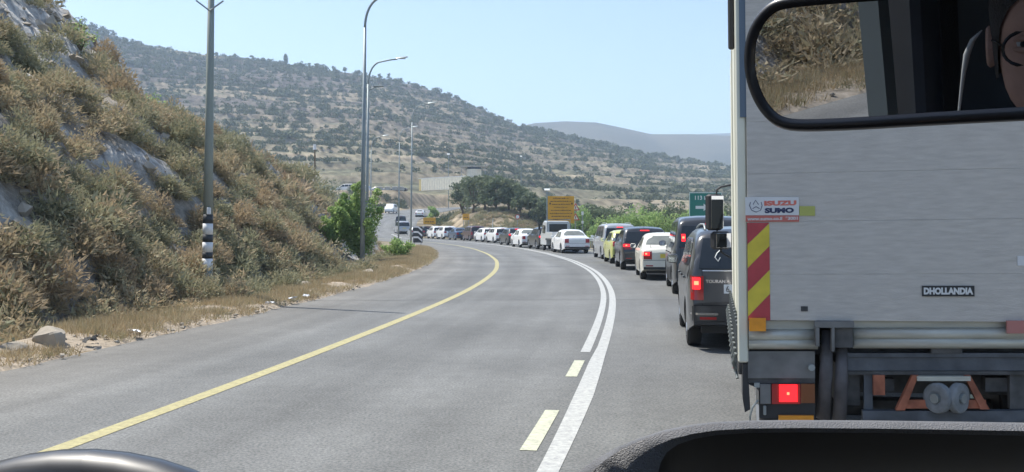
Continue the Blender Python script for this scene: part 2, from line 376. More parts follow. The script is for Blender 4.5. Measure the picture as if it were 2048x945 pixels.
earth = np.maximum(earth, .7*(1-sstep(9,16,np.abs(X-np.interp(Y,GY,GX))))*(Y<280))
tag(grid_mesh('ground',X,Y,Z,ground_mat(),{'burnt':burnt,'earth':earth}), kind='structure')
# distant mountains
def mountain(name, pts, D, depth, seed, m):
    u = np.linspace(pts[0][0],pts[-1][0],240); top = np.interp(u,[p[0] for p in pts],[p[1] for p in pts])
    zt = EYE+(HY-top)/F*D; t = np.linspace(-1,1,50)
    U,T = np.meshgrid(u,t,indexing='ij'); X = (U-CX)/F*(D+T*depth*0); Y = D+T*depth; 
    Z = zt[:,None]*(1-np.abs(T)**1.4)-30*np.abs(T); Z = Z+(fbm(X/300,Y/300,seed,4)-.5)*.22*zt[:,None]*(1-(1-np.abs(T))**6)
    return tag(grid_mesh(name,X,Y,Z,m), kind='structure')
M_mount = mat('mountain_scrub', (.05,.055,.05), .95, var=.45, vscale=.012, col2=(.10,.095,.08))
mountain('mountain', [(700,300),(1000,262),(1070,246),(1130,243),(1190,245),(1230,253),(1300,268),(1380,268),(1465,272),(1700,285),(2400,300)], 1500, 450, 4, M_mount)
mountain('mountain', [(900,300),(1100,290),(1300,275),(1400,268),(1465,265),(1600,262),(1900,268),(2500,290)], 2400, 600, 6, M_mount)

# ------------------------------------------------------------------ cut slope on the left
HCY = np.array([-90,-40,0,20,26,30,33,35,37,39,45,50,55,60,65,70,76,90]); HCZ = np.array([11,13,13.5,13.0,11.9,10.2,8.8,7.2,5.5,4.8,4.6,4.6,4.3,3.5,2.0,.7,0,0])
def bank(ys, w):
    """height above the road at distance w beyond the verge"""
    hc = np.interp(ys,HCY,HCZ)
    wob = (fbm(ys/9.,w*0+3.3,41,3)-.5)*2.2
    ww = np.maximum(w+wob*sstep(0,3,w)-1.7*sstep(32,39,ys),0)
    b1 = 4.6+.8*(fbm(ys/12.,w*0+9.1,55,2)-.5)*2
    raw = np.where(ww*1.12<b1, ww*1.12, b1+np.clip(ww-b1/1.12,0,1.7)*.35)
    raw = raw+np.maximum(ww-b1/1.12-1.7,0)*1.25
    z = np.where(raw<hc, raw, hc+(1-np.exp(-(raw-hc)*.35))*.9)
    rough = (fbm(ys/2.6,w/1.3,60,4)-.5)*1.1*sstep(.3,2.0,w)*np.clip(hc/2,0,1)
    rough += (np.abs(fbm(ys/1.2+w*.9,w/3.,77,3)-.5)*-1.6)*sstep(1,3,w)*np.clip(hc/3,0,1)+(fbm(ys/.7,w/.5,78,3)-.5)*.5*sstep(1,3,w)*np.clip(hc/3,0,1)
    return z+rough
def rockmask(ys, w):
    m = fbm(ys/4.2+w*.55,w/5.5,90,4); k = np.maximum(sstep(.425,.49,m), .9*sstep(5.5,7,w)*sstep(22,27,ys)*(1-sstep(34,38,ys))*sstep(.45,.53,fbm(ys/2.5,w/3.,95,3)))*sstep(.8,2.5,w)
    return k
VERGE = 2.0
ys = np.concatenate([np.arange(-60,8,1.0), np.arange(8,66,.22), np.arange(66,92,.8)]); ws = np.concatenate([np.arange(0,16,.22),np.arange(16,60,2.)])
YS,WS = np.meshgrid(ys,ws,indexing='ij')
Xb,Yb = off(YS,LEFT-VERGE-WS); Zb = bank(YS,WS)-.02*(WS<.1)
# round the far end of the bank down to the fields
Zb = Zb-.4*sstep(78,90,YS)
def bank_mat():
    m = bpy.data.materials.new('cut_slope_soil_and_rock'); m.use_nodes = True; nt = m.node_tree; b = nt.nodes['Principled BSDF']; L = nt.links.new
    tc = nn(nt,'ShaderNodeTexCoord'); at = nn(nt,'ShaderNodeAttribute', attribute_name='rock')
    n1 = nn(nt,'ShaderNodeTexNoise'); n1.inputs['Scale'].default_value=1.6; n1.inputs['Detail'].default_value=10; n1.inputs['Roughness'].default_value=.7; L(tc.outputs['Object'], n1.inputs['Vector'])
    mp = nn(nt,'ShaderNodeMapping'); mp.inputs['Rotation'].default_value=(0,math.radians(38),math.radians(20)); mp.inputs['Scale'].default_value=(.35,2.6,2.2); L(tc.outputs['Object'], mp.inputs[0])
    n3 = nn(nt,'ShaderNodeTexNoise'); n3.inputs['Scale'].default_value=1.5; n3.inputs['Detail'].default_value=9; L(mp.outputs[0], n3.inputs['Vector'])
    rr = nn(nt,'ShaderNodeValToRGB'); e = rr.color_ramp.elements; e.new(.5)
    e[0].position=.34; e[0].color=(.20,.195,.19,1); e[1].position=.5; e[1].color=(.42,.41,.39,1); e[2].position=.64; e[2].color=(.56,.54,.50,1); L(n3.outputs[0], rr.inputs[0])
    rs = nn(nt,'ShaderNodeValToRGB'); e = rs.color_ramp.elements; e.new(.5)
    e[0].position=.35; e[0].color=(.15,.14,.125,1); e[1].position=.5; e[1].color=(.27,.245,.21,1); e[2].position=.66; e[2].color=(.42,.38,.32,1); L(n1.outputs[0], rs.inputs[0])
    ad = nn(nt,'ShaderNodeMath', operation='ADD'); L(at.outputs['Fac'], ad.inputs[0]); 
    sb = nn(nt,'ShaderNodeMapRange'); sb.inputs[1].default_value=.3; sb.inputs[2].default_value=.7; sb.inputs[3].default_value=-.45; sb.inputs[4].default_value=.45; L(n1.outputs[0], sb.inputs[0]); L(sb.outputs[0], ad.inputs[1]); ad.use_clamp=True
    mx = nn(nt,'ShaderNodeMix', data_type='RGBA'); L(ad.outputs[0], mx.inputs[0]); L(rs.outputs[0], mx.inputs[6]); L(rr.outputs[0], mx.inputs[7])
    L(mx.outputs[2], b.inputs['Base Color']); b.inputs['Roughness'].default_value=.95; b.inputs['Specular IOR Level'].default_value=.1
    bp = nn(nt,'ShaderNodeBump'); bp.inputs['Strength'].default_value=.9; bp.inputs['Distance'].default_value=.25; L(n3.outputs[0], bp.inputs['Height']); L(bp.outputs[0], b.inputs['Normal'])
    return m
tag(grid_mesh('hillside',Xb,Yb,Zb,bank_mat(),{'rock':rockmask(YS,WS)}), kind='structure')
def bank_pt(y, w):
    x,yy = off(np.asarray(y,float),LEFT-VERGE-np.asarray(w,float)); return x,yy,bank(np.asarray(y,float),np.maximum(np.asarray(w,float),0))
# verge: a low uneven strip of stony earth
ys = np.arange(-60,92,.18); ws = np.linspace(-.12,VERGE+.5,16); YS,WS = np.meshgrid(ys,ws,indexing='ij')
edge = (fbm(ys/1.1,ys*0,12,3)-.5)*.35
Xv,Yv = off(YS,LEFT-WS-edge[:,None]*(1-WS/VERGE)); Zv = .012+.16*np.sin(np.clip(WS/VERGE,0,1)*math.pi)*fbm(YS/1.5,WS*1.2,13,3)+.10*(fbm(YS*3,WS*3,14,3)-.3)*sstep(-.1,.4,WS)
Zv[:,0] = -.05
M_verge = mat('stony_verge_earth', (.20,.165,.12), .95, var=.4, vscale=9, bump=1, bscale=26, col2=(.40,.33,.25))
tag(grid_mesh('verge',Xv,Yv,Zv,M_verge), kind='structure')

# ------------------------------------------------------------------ plants
def blades(n, c, R, H, L0, L1, wd, up=.6, seed=0, fill=.5):
    """thin blades springing outwards from a dome; (n,3,3)"""
    r = np.random.default_rng(seed); a = r.uniform(0,2*math.pi,n); rr = np.sqrt(r.uniform(0,1,n))
    ph = r.uniform(0,1,n)**.6
    base = np.stack([np.cos(a)*rr*R, np.sin(a)*rr*R, np.sqrt(np.clip(1-rr**2,0,1))*H*r.uniform(1-fill,1,n)],-1)
    d = base/np.array([R*R,R*R,H*H]); d /= np.linalg.norm(d,axis=1,keepdims=True)+1e-6
    d = d+r.normal(0,.45,(n,3)); d[:,2] += up; d /= np.linalg.norm(d,axis=1,keepdims=True)
    L = r.uniform(L0,L1,n)[:,None]; s = np.cross(d, r.normal(0,1,(n,3))); s /= np.linalg.norm(s,axis=1,keepdims=True)+1e-6
    wv = s*(wd*r.uniform(.6,1.5,n))[:,None]; p = base-d*L*.35
    return np.stack([p-wv,p+wv,p+d*L],1)+np.asarray(c)
def leaves(n, c, rad, size, seed=0, shell=.55):
    """leaf-sized faces in a lumpy ellipsoid clump"""
    r = np.random.default_rng(seed); d = r.normal(0,1,(n,3)); d /= np.linalg.norm(d,axis=1,keepdims=True)
    q = d*(shell+(1-shell)*r.uniform(0,1,n)[:,None]**.5)*np.asarray(rad)
    u = r.normal(0,1,(n,3)); u /= np.linalg.norm(u,axis=1,keepdims=True); v = np.cross(u,d); v /= np.linalg.norm(v,axis=1,keepdims=True)+1e-6
    s = (size*r.uniform(.6,1.4,n))[:,None]
    return np.stack([q-u*s*.5,q+u*s*.5,q+v*s*.9],1)+np.asarray(c)
def shrub_tris(seed, R=.6, H=.7, n=420):
    r = np.random.default_rng(seed); out = []
    k = r.integers(3,6)
    for i in range(k):
        a = r.uniform(0,6.3); q = R*.55*r.uniform(0,1)
        out.append(blades(n//k,(math.cos(a)*q,math.sin(a)*q,-.05),R*r.uniform(.45,.75),H*r.uniform(.6,1.0),.05,.165,.019,up=.15,seed=seed*31+i,fill=.8))
    return np.concatenate(out)
def low_shrub(seed, n=110, R=.6, H=.65):
    r = np.random.default_rng(seed); out = []
    for i in range(3):
        a = r.uniform(0,6.3); q = R*.5*r.uniform(0,1)
        out.append(blades(n//3,(math.cos(a)*q,math.sin(a)*q,-.05),R*r.uniform(.5,.8),H*r.uniform(.6,1.0),.12,.32,.034,up=.25,seed=seed*37+i,fill=.8))
    return np.concatenate(out)
PROT = [shrub_tris(100+i,.62,.62+.05*(i%3),n=560) for i in range(7)]
PLOW = [low_shrub(200+i) for i in range(6)]
def scatter(name, protos, P, scl, rot, tint, m, kind='stuff', label=None, cat=None, jit=.10):
    out = []; ti = []
    idx = RNG.integers(0,len(protos),len(P))
    for k,pr in enumerate(protos):
        s = np.where(idx==k)[0]
        if not len(s): continue
        c,sn = np.cos(rot[s]),np.sin(rot[s]); V = np.broadcast_to(pr,(len(s),)+pr.shape)*scl[s][:,None,None,:]
        X = V[...,0]*c[:,None,None]-V[...,1]*sn[:,None,None]; Y = V[...,0]*sn[:,None,None]+V[...,1]*c[:,None,None]
        Q = np.stack([X,Y,V[...,2]],-1)+P[s][:,None,None,:]
        out.append(Q.reshape(-1,3,3)); ti.append((tint[s][:,None]+RNG.uniform(-jit,jit,(len(s),len(pr)))).reshape(-1))
    o = tri_mesh(name,np.concatenate(out),m,None,{'tint':np.abs(np.concatenate(ti))})
    return tag(o,label,cat,kind=kind)
# scrub over the cut slope
N = 5800; y = RNG.uniform(-34,80,N); w = RNG.uniform(-.7,15,N); w = np.where((w<.1)&(y>36),.3,w)
keep = RNG.uniform(0,1,N) > np.clip(rockmask(y,w)*.97,0,.97)
hcv = np.interp(y,HCY,HCZ); keep &= (hcv>.4)&~((np.abs(y-46.5)<2.2)&(w<3.0))&~((y>34)&(y<50)&(w<3.0)&(RNG.uniform(0,1,N)<.5)); y=y[keep]; w=w[keep]
x,yy,z = bank_pt(y,w); P = np.stack([x,yy,z],-1)
big = fbm(y/6.,w/4.,71,3); sc = np.where((y>34)&(w<3.2),.5,1.0)* RNG.uniform(.55,1.25,len(y))*(.7+.7*big)
near = ((yy<42)&(yy>7))|((yy>-16)&(yy<2)&(w<6))
tn = np.clip((fbm(y/5.,w/3.5,72,3)-.25)*1.8+RNG.normal(0,.14,len(y)),0,1.9)*.5
def tri_scale(s): return np.stack([s,s,s*RNG.uniform(.75,1.25,len(s))],-1)
s1 = near; scatter('hillside_scrub',PROT,P[s1],tri_scale(sc[s1]),RNG.uniform(0,6.3,s1.sum()),tn[s1],M_scrub,label='dense dry scrub covering the cut slope left of the road',cat='scrub')
s1 = ~near; scatter('hillside_scrub',PLOW,P[s1],tri_scale(sc[s1]*1.15),RNG.uniform(0,6.3,s1.sum()),tn[s1],M_scrub,label='dry scrub covering the far end of the cut slope behind the lamps',cat='scrub')
def peb_(seed):
    r=np.random.default_rng(seed); v=r.normal(0,1,(7,3)); v/=np.linalg.norm(v,axis=1,keepdims=True); v*=r.uniform(.7,1.1,(7,1)); v[:,2]*=.7
    f=[(0,1,2),(0,2,3),(0,3,4),(0,4,1),(5,2,1),(5,3,2),(5,4,3),(5,1,4),(6,1,2),(6,3,4)]; return v[np.array(f)]
def octo(seed):
    r=np.random.default_rng(seed); v=np.array([(1,0,0),(0,1,0),(-1,0,0),(0,-1,0),(0,0,1),(0,0,-1),(.7,.7,.5),(-.7,.6,.4)],float)*r.uniform(.6,1.2,(8,1)); f=[(0,6,4),(6,1,4),(1,7,4),(7,2,4),(2,3,4),(3,0,4),(0,5,6),(6,5,1),(1,5,7),(7,5,2),(2,5,3),(3,5,0)]; return v[np.array(f)]
Nr=6000; yr=RNG.uniform(8,60,Nr); wr=RNG.uniform(.2,13,Nr); kk=RNG.uniform(0,1,Nr)<(.15+.85*rockmask(yr,wr)); yr=yr[kk]; wr=wr[kk]; xr,yyr,zr_=bank_pt(yr,wr)
scatter('slope_rubble',[octo(i) for i in range(6)],np.stack([xr,yyr,zr_],-1),(.04+.26*RNG.uniform(0,1,len(xr))**3)[:,None]*RNG.uniform(.6,1.3,(len(xr),3)),RNG.uniform(0,6.3,len(xr)),RNG.uniform(0,1,len(xr)),M_rock,label='broken limestone rubble lying on the cut slope',cat='rubble')
# larger shrubs that can be told apart, nearest first
protos = []
for i in range(5):
    V = shrub_tris(300+i,.75,.8,n=1100); me = tri_mesh('dry_shrub',V,None,None,{'tint':np.abs(RNG.uniform(0,.16,len(V)))}); me.materials.append(M_scrub); protos.append(me)
cnt = 0
for k in range(900):
    if cnt >= 130: break
    yk = random.uniform(9,46); wk = random.choice([random.uniform(.2,2.2),random.uniform(.2,9)])
    if float(rockmask(np.array(yk),np.array(wk))) > .35 or (yk>34 and wk<3): continue
    bx,by,bz = bank_pt(yk,wk); D = float(by)
    u = CX+F*float(bx)/max(D,1)
    if u < -60 or u > 800: continue
    o = bpy.data.objects.new('dry_shrub',protos[cnt%5]); COL.objects.link(o); o.location=(float(bx),float(by),float(bz)-.05)
    s = random.uniform(.6,1.25); o.scale=(s,s,s*random.uniform(.8,1.2)); o.rotation_euler=(0,0,random.uniform(0,6.3)); cnt += 1
    tag(o,'dry brown and olive shrub growing on the cut slope left of the road','shrub','dry shrubs on the roadside slope')
for k,(X_,Y_,s_) in enumerate(((-6.85,21.2,.85),(-6.35,20.9,.7),(-6.0,21.5,.6),(-7.4,21.4,1.0),(-6.6,20.4,.55),(-7.2,20.3,.7))):
    o = bpy.data.objects.new('dry_shrub',protos[k%5]); COL.objects.link(o); o.location=(X_,Y_,.18); o.scale=(s_,)*3; o.rotation_euler=(0,0,k*1.7)
    tag(o,'dry brown shrub crowding round the foot of the black and white banded pole','shrub','dry shrubs round the striped pole')
# dry grass on the verge and at the foot of the slope
def tuft(seed,n=34,R=.16,H=.13):
    return blades(n,(0,0,0),R,.03,H*.3,H*1.4,.005,up=.8,seed=seed,fill=1)
T = [tuft(i) for i in range(6)]
N=15000; y=RNG.uniform(-15,78,N); w=RNG.beta(1.5,1.2,N)*(VERGE+.6)-.05
kp = fbm(y/1.3,w*1.1,15,3)>.36; y=y[kp]; w=w[kp]; x,yy=off(y,LEFT-w); z=np.full(len(y),.05)+.1*np.sin(np.clip(w/VERGE,0,1)*math.pi)
scatter('dry_grass',T,np.stack([x,yy,z],-1),tri_scale(RNG.uniform(.6,1.5,len(y))),RNG.uniform(0,6.3,len(y)),RNG.uniform(0,1,len(y)),M_grass,label='dry straw coloured grass along the left road edge',cat='grass')
# gravel on the verge
def pebble(seed):
    r=np.random.default_rng(seed); t=(1+5**.5)/2
    v=np.array([(-1,t,0),(1,t,0),(-1,-t,0),(1,-t,0),(0,-1,t),(0,1,t),(0,-1,-t),(0,1,-t),(t,0,-1),(t,0,1),(-t,0,-1),(-t,0,1)])/1.9
    v*=r.uniform(.6,1.25,(12,1)); v[:,2]*=.6
    f=[(0,11,5),(0,5,1),(0,1,7),(0,7,10),(0,10,11),(1,5,9),(5,11,4),(11,10,2),(10,7,6),(7,1,8),(3,9,4),(3,4,2),(3,2,6),(3,6,8),(3,8,9),(4,9,5),(2,4,11),(6,2,10),(8,6,7),(9,8,1)]
    return v[np.array(f)]
PEB=[pebble(i) for i in range(5)]
N=2600; y=np.concatenate([RNG.uniform(-15,70,N//2),RNG.uniform(8,26,N//2)]); w=RNG.beta(1.3,1.6,N)*VERGE-.15; x,yy=off(y,LEFT-w)
scatter('gravel',PEB,np.stack([x,yy,np.full(N,.05)+.07*np.sin(np.clip(w/VERGE,0,1)*math.pi)],-1),tri_scale(.008+.045*RNG.uniform(0,1,N)**3.2),RNG.uniform(0,6.3,N),RNG.uniform(0,1,N),M_rock,label='pale stones and gravel along the left road edge',cat='gravel')
def rock(name, loc, s, seed, label, cat='rock', m=None, rz=0):
    r=np.random.default_rng(seed); n_=r.normal(0,1,(15,3)); n_/=np.linalg.norm(n_,axis=1,keepdims=True); dd=r.uniform(.55,1.0,15); P=[]
    for i in range(19):
        th=math.pi*i/18; row=[]
        for j in range(28):
            ph=2*math.pi*j/28; d=np.array([math.sin(th)*math.cos(ph),math.sin(th)*math.sin(ph),math.cos(th)]); k=n_@d
            q=min(1.15,float(np.min(np.where(k>.05,dd/np.maximum(k,.05),9))))*(1+.10*(float(fbm(d[0]*4+seed,d[1]*4+d[2]*3,seed,3))-.5)); row.append((d[0]*q*s[0],d[1]*q*s[1],d[2]*q*s[2]))
        P.append(row)
    mb=MB(); mb.grid(P,closed=True); o=mb.build(name,m or M_rock); sharp(o,24); o.location=loc; o.rotation_euler=(.1,-.15,rz); return tag(o,label,cat)
p=px(95,690,13.6); rock('boulder',(p.x,p.y,.15),(.30,.24,.20),3,'large angular pale boulder at the left edge of the verge',rz=.3)
p=px(20,705,12.8); rock('boulder',(p.x,p.y,.10),(.20,.15,.09),5,'flat pale rock lying left of the large boulder at the frame edge',rz=.9)
p=px(640,583,26); rock('boulder',(p.x-.5,p.y,.08),(.4,.3,.2),8,'low pale rock at the far verge, right of the striped pole')
p=px(755,556,33); rock('boulder',(p.x-.5,p.y,.08),(.35,.3,.2),9,'small pale rock at the verge below the bright green bush')
p=px(300,645,16.8); rock('boulder',(p.x-.9,p.y,.08),(.3,.22,.14),11,'small pale rock in the verge grass left of the striped pole')
M_litter=mat('white_plastic_litter',(.75,.76,.77),.5)
def litter(u,v,D,z,label,s=.09,seed=1,m=None):
    r=np.random.default_rng(seed); P=[]
    for i in range(6): P.append([(s*(i-2.5)/2.5,s*.7*(j-2)/2,z+s*.5*r.uniform(0,1)) for j in range(5)])
    mb=MB(); mb.grid(P); o=mb.build('litter',m or M_litter); q=px(u,v,D); o.location=(q.x,q.y,0); o.rotation_euler=(.3,.1,seed); tag(o,label,'litter')
litter(265,686,14.9,.12,'crumpled white litter on the verge right of the boulders',seed=2)
litter(540,622,20.3,.12,'scrap of white litter on the verge right of the striped pole',seed=3)
litter(587,612,21.6,.12,'white litter at the asphalt edge further along the verge',.1,seed=4)
litter(612,606,22.6,.12,'furthest scrap of white litter on the verge before the green bush',.07,seed=6)
M_blk=mat('black_rubber_scrap',(.03,.03,.03),.8)
litter(185,702,13.9,.1,'torn piece of black rubber on the verge beside the boulder',.13,seed=5,m=M_blk)

def tree(name, loc, h, cr, seed, m, label, cat, group=None, n=900, leaf=.16, trunk=.35, squash=.8, clumps=12, lift=.6):
    r=np.random.default_rng(seed); e=empty(name,loc,label=label,cat=cat,group=group)
    mb=MB(); top=h*trunk; rt=max(.04,h*.028)
    mb.tube([(0,0,-.15),(r.normal(0,.05)*h*.3,0,top*.55),(r.normal(0,.05)*h,r.normal(0,.04)*h,top)],[rt*1.3,rt,rt*.75],7)
    cl=[]
    for i in range(clumps):
        a=r.uniform(0,6.3); q=cr*.62*math.sqrt(r.uniform(0,1)); zz=h*(trunk+(1-trunk)*r.uniform(.12,.86)); f=1-.55*((zz/h-trunk)/(1-trunk))**2
        c=(math.cos(a)*q*f,math.sin(a)*q*f,zz-.05*h); cl.append(c)
        if i<7: mb.tube([(0,0,top*.7),(c[0]*.5,c[1]*.5,(top+c[2])*.5),c],[rt*.6,rt*.4,rt*.12],5)
    mb.build('trunk',M_bark,e)
    L=[leaves(n//clumps,c,(cr*r.uniform(.3,.48),cr*r.uniform(.3,.48),cr*r.uniform(.26,.4)*squash),leaf,seed*53+i) for i,c in enumerate(cl)]
    V=np.concatenate(L); V[...,2]=np.maximum(V[...,2],.02)
    ti=np.concatenate([np.full(len(l),r.uniform(0,.5))+r.uniform(0,.18,len(l)) for l in L])
    tri_mesh('crown',V,m,e,{'tint':ti}); return e
# bright green bush beside the lamp columns
def big_bush(loc, seed, label, W_, H_, m, n=5200, leaf=.10, cat='bush', up=True):
    r=np.random.default_rng(seed); e=empty('green_bush',loc,label=label,cat=cat); mb=MB(); L=[]; ti=[]
    ns=13
    for i in range(ns):
        a=r.uniform(0,6.3); lean=r.uniform(.1,1)*W_; hh=H_*(1-.5*(lean/W_)**2)*r.uniform(.75,1.05); end=Vector((math.cos(a)*lean,math.sin(a)*lean,hh)); mid=Vector((end.x*.35,end.y*.35,hh*.5))
        mb.tube([(end.x*.05,end.y*.05,-.1),mid,end],[.035,.022,.006],5)
        for k in range(7):
            t=.25+.75*k/6; c=mid.lerp(end,(t-.5)*2) if t>.5 else Vector((0,0,0)).lerp(mid,t*2); rr=.50*(1.15-t)*W_/1.3+.12
            l=leaves(n//(ns*7),tuple(c),(rr,rr,rr*.85),leaf,seed*91+i*7+k,.3); L.append(l); ti.append(np.full(len(l),r.uniform(0,.5))+r.uniform(0,.15,len(l)))
    mb.build('stem',M_bark,e); V=np.concatenate(L); V[...,2]=np.maximum(V[...,2],.0); tri_mesh('foliage',V,m,e,{'tint':np.concatenate(ti)}); return e
big_bush((-7.0,46.2,.30),4,'tall bright green bush at the foot of the lamp columns',1.55,3.35,M_green,n=11000)
big_bush((-5.95,52,.0),5,'lower bright green bush right of the tall green bush',1.05,1.0,M_green,n=3000)
big_bush((-8.1,45.7,.9),6,'rounded green bush on the left side of the tall green bush',1.0,1.3,M_green,n=3400)
def spot_bush(u,v,y0,w0,s,label,seed):
    bx,by,bz=bank_pt(y0,w0); big_bush((float(bx),float(by),float(bz)),seed,label,.5*s,.7*s,M_green,n=900,leaf=.06)
spot_bush(0,0,30.5,7.6,1.3,'small yellow green bush high on the cut slope below the rocks',21)
spot_bush(0,0,35,6.9,1.3,'small yellow green bush on the ledge of the cut slope',22)
spot_bush(0,0,33.5,.6,.9,'small green weed low on the slope right of the striped pole',23)

# hillside trees that read as one mass
def hill_clump(seed,n=46):
    r=np.random.default_rng(seed); return np.concatenate([leaves(n//3,(r.uniform(-.5,.5),r.uniform(-.5,.5),r.uniform(.4,.8)),(.75,.75,.6),.5,seed*3+i,.4) for i in range(3)])
HC=[hill_clump(i) for i in range(8)]
N=40000; a=np.radians(RNG.uniform(-30,20,N)); D=190+690*RNG.uniform(0,1,N)**.62; x=D*np.tan(a); y=D
dn=fbm(x/45,y/45,31,4); dens=sstep(.42,.60,dn)*(.35+.9*fbm(x/12,y/9,38,3))*1.2; kp=RNG.uniform(0,1,N)<dens*.66+.12+.12*sstep(500,760,y)*(x<0)
kp &= ~((y<345)&(y>236)&(x>-72)&(x<12)); kp &= np.abs(x-np.interp(y,GY,GX))>np.where(y<290,12,0); kp &= ~(((x+2)**2/260+(y-158)**2/300)<1)
kp &= ~((y>255)&(y<350)&(x>15)&(RNG.uniform(0,1,N)<.8))
x=x[kp]; y=y[kp]; z=ground_z(x,y); s=(.5+1.9*RNG.uniform(0,1,len(x))**2)*np.interp(y,[190,500,900],[.6,1.0,1.25])
scatter('hill_scrub',HC,np.stack([x,y,z],-1),tri_scale(s),RNG.uniform(0,6.3,len(x)),RNG.uniform(0,.5,len(x)),M_hilltree,label='olive trees and scrub covering the distant terraced hill',cat='hill scrub')
# trees one can tell apart on the skyline
def sky_tree(u,R=848): 
    x=(u-CX)/F*R; return x,R,float(ground_z(np.array([x]),np.array([R]))[0])
x,y_,z=sky_tree(572); e=empty('cypress_tree',(x,y_,z-1),label='lone tall cypress standing on the hill skyline',cat='tree')
mb=MB(); mb.tube([(0,0,0),(0,0,5)],[.35,.2],6); mb.build('trunk',M_bark,e)
V=np.concatenate([leaves(90,(0,0,2.2+k*1.1),(2.3*math.sin(math.pi*(k+1.6)/10.2),)*2+(1.2,),.9,k+900,.4) for k in range(8)]); tri_mesh('crown',V,M_olive,e,{'tint':np.zeros(len(V))})
ORD2=['first','second','third','fourth','fifth','sixth','seventh','eighth','ninth','tenth']
for i,u in enumerate((425,470,505,527,603,618,634,650,668,690,718,760,778,800)):
    x,y_,z=sky_tree(u); tree('olive_tree',(x,y_,z-.6),5.2+1.6*(i*37%5)/5,2.7,400+i,M_olive,('rounded olive tree on the hill skyline, '+(('first','second','third','fourth')[3-i]+' to the left of the cypress' if i<4 else ORD2[i-4]+' to the right of the cypress')),'tree','olive trees along the hill skyline',n=200,leaf=.8,clumps=7,trunk=.3)
# dark trees on the earth mound
for i,(u,v,D,h,cr) in enumerate(((925,398,166,6.2,3.0),(948,402,160,6.4,3.2),(970,406,158,6.6,3.2),(993,408,156,5.8,3.0),(1018,412,156,5.6,3.0),(1040,416,154,5.2,2.8),(1066,420,152,5.0,2.8),(1092,428,150,5.0,2.7),(1180,430,150,5.5,3.0),(1205,430,152,5.0,3.0))):
    x=(u-CX)/F*D; z=float(ground_z(np.array([x]),np.array([D]))[0])
    tree('olive_tree',(x,D,z-.3),h,cr,500+i,M_olive,['dark olive tree at the left end of the clump on the earth mound','tall dark olive tree, second from the left on the earth mound','dark olive tree over the bare top of the earth mound','dark olive tree near the middle of the mound','broad olive tree just right of the middle of the mound','olive tree above the dark hatchback in the queue','olive tree just left of the big yellow sign','olive tree behind the big yellow sign','olive tree right of the big yellow sign','olive tree behind the green hedge, above the silver van'][i],'tree','dark olive trees behind the queue',n=1500,leaf=.34,clumps=14,trunk=.22)
ORD=['','first','second','third','fourth','fifth','sixth','seventh','eighth','ninth','tenth','eleventh','twelfth','thirteenth']
# green hedge right of the road
for i,(u,D,h,cr) in enumerate(((1190,84,1.9,1.2),(1216,88,2.9,1.7),(1242,90,3.4,2.0),(1268,90,3.3,1.9),(1296,90,3.2,1.9),(1322,88,3.2,1.9),(1348,88,3.1,1.8),(1374,88,3.4,1.9),(1405,90,3.3,2.0),(1436,90,3.4,2.0),(1462,90,3.3,2.0))):
    x=(u-CX)/F*D; z=float(ground_z(np.array([x]),np.array([D]))[0])
    tree('leafy_bush',(x,D,z-.15),h,cr,600+i,M_green,('light green leafy bush in the hedge, '+ORD[i]+' to the right of the silver van') if i else 'small yellow green bush left of the silver van','bush','light green bushes of the hedge beyond the queue' if i else None,n=1700,leaf=.14,clumps=16,trunk=.1,squash=1)
for i,(u,D,h,cr) in enumerate(((1160,118,4.2,2.6),(1196,122,4.6,2.8),(1232,126,4.6,3.0),(1268,120,4.8,2.8),(1306,124,5.0,3.0),(1344,122,4.9,2.8),(1385,126,5.0,3.0),(1425,122,5.2,3.0),(1462,124,5.2,3.0))):
    x=(u-CX)/F*D; z=float(ground_z(np.array([x]),np.array([D]))[0])
    tree('leafy_tree',(x,D,z-.2),h,cr,800+i,M_olive if i%3 else M_green,'grey green tree behind the hedge, '+ORD[i+1]+' to the right of the big yellow sign','tree','trees behind the hedge right of the queue',n=1500,leaf=.26,clumps=15,trunk=.12,squash=.9)
for i,(u,D,h,cr) in enumerate(((866,176,4.6,1.5),(700,205,7,4),(655,215,8,4.5),(575,235,8,5),(1000,112,1.0,1.3),(985,118,1.2,1.6))):
    x=(u-CX)/F*D; z=float(ground_z(np.array([x]),np.array([D]))[0])
    tree('leafy_tree',(x,D,z-.15),h,cr,700+i,M_green if i in (0,4) else M_olive,['slim bright green tree at the left foot of the mound','dark tree behind the lamp columns','dark tree above the end of the cut slope','large dark tree rising over the crest of the cut slope','low green shrub behind the white estate cars','low dark shrub left of the small road sign'][i],'tree',n=1200,leaf=.3,clumps=12,trunk=.15)
# weeds in the field right of the road and at its edge
N=5200; y=RNG.uniform(40,150,N); w=RIGHT+.8+RNG.gamma(1.6,6,N); x,yy=off(y,w); z=ground_z(x,yy)
kp=(fbm(x/6,yy/6,44,3)>.42)&(yy>30)&(x<60); x=x[kp];yy=yy[kp];z=z[kp]
scatter('field_weeds',PLOW,np.stack([x,yy,z],-1),tri_scale(RNG.uniform(.5,1.2,len(x))),RNG.uniform(0,6.3,len(x)),RNG.uniform(0,.6,len(x)),M_scrub,label='low dry weeds in the field right of the road',cat='weeds')
N=2200; x=RNG.uniform(-75,0,N); yy=RNG.uniform(172,246,N); z=ground_z(x,yy); kp=(fbm(x/8,yy/8,46,3)>.47)&(np.abs(x-np.interp(yy,GY,GX))>9); x=x[kp];yy=yy[kp];z=z[kp]
scatter('bank_weeds',PLOW,np.stack([x,yy,z],-1),tri_scale(RNG.uniform(1.0,2.6,len(x))),RNG.uniform(0,6.3,len(x)),RNG.uniform(.1,.35,len(x)),M_hilltree,label='olive green weeds on the banks of the climbing road',cat='weeds')
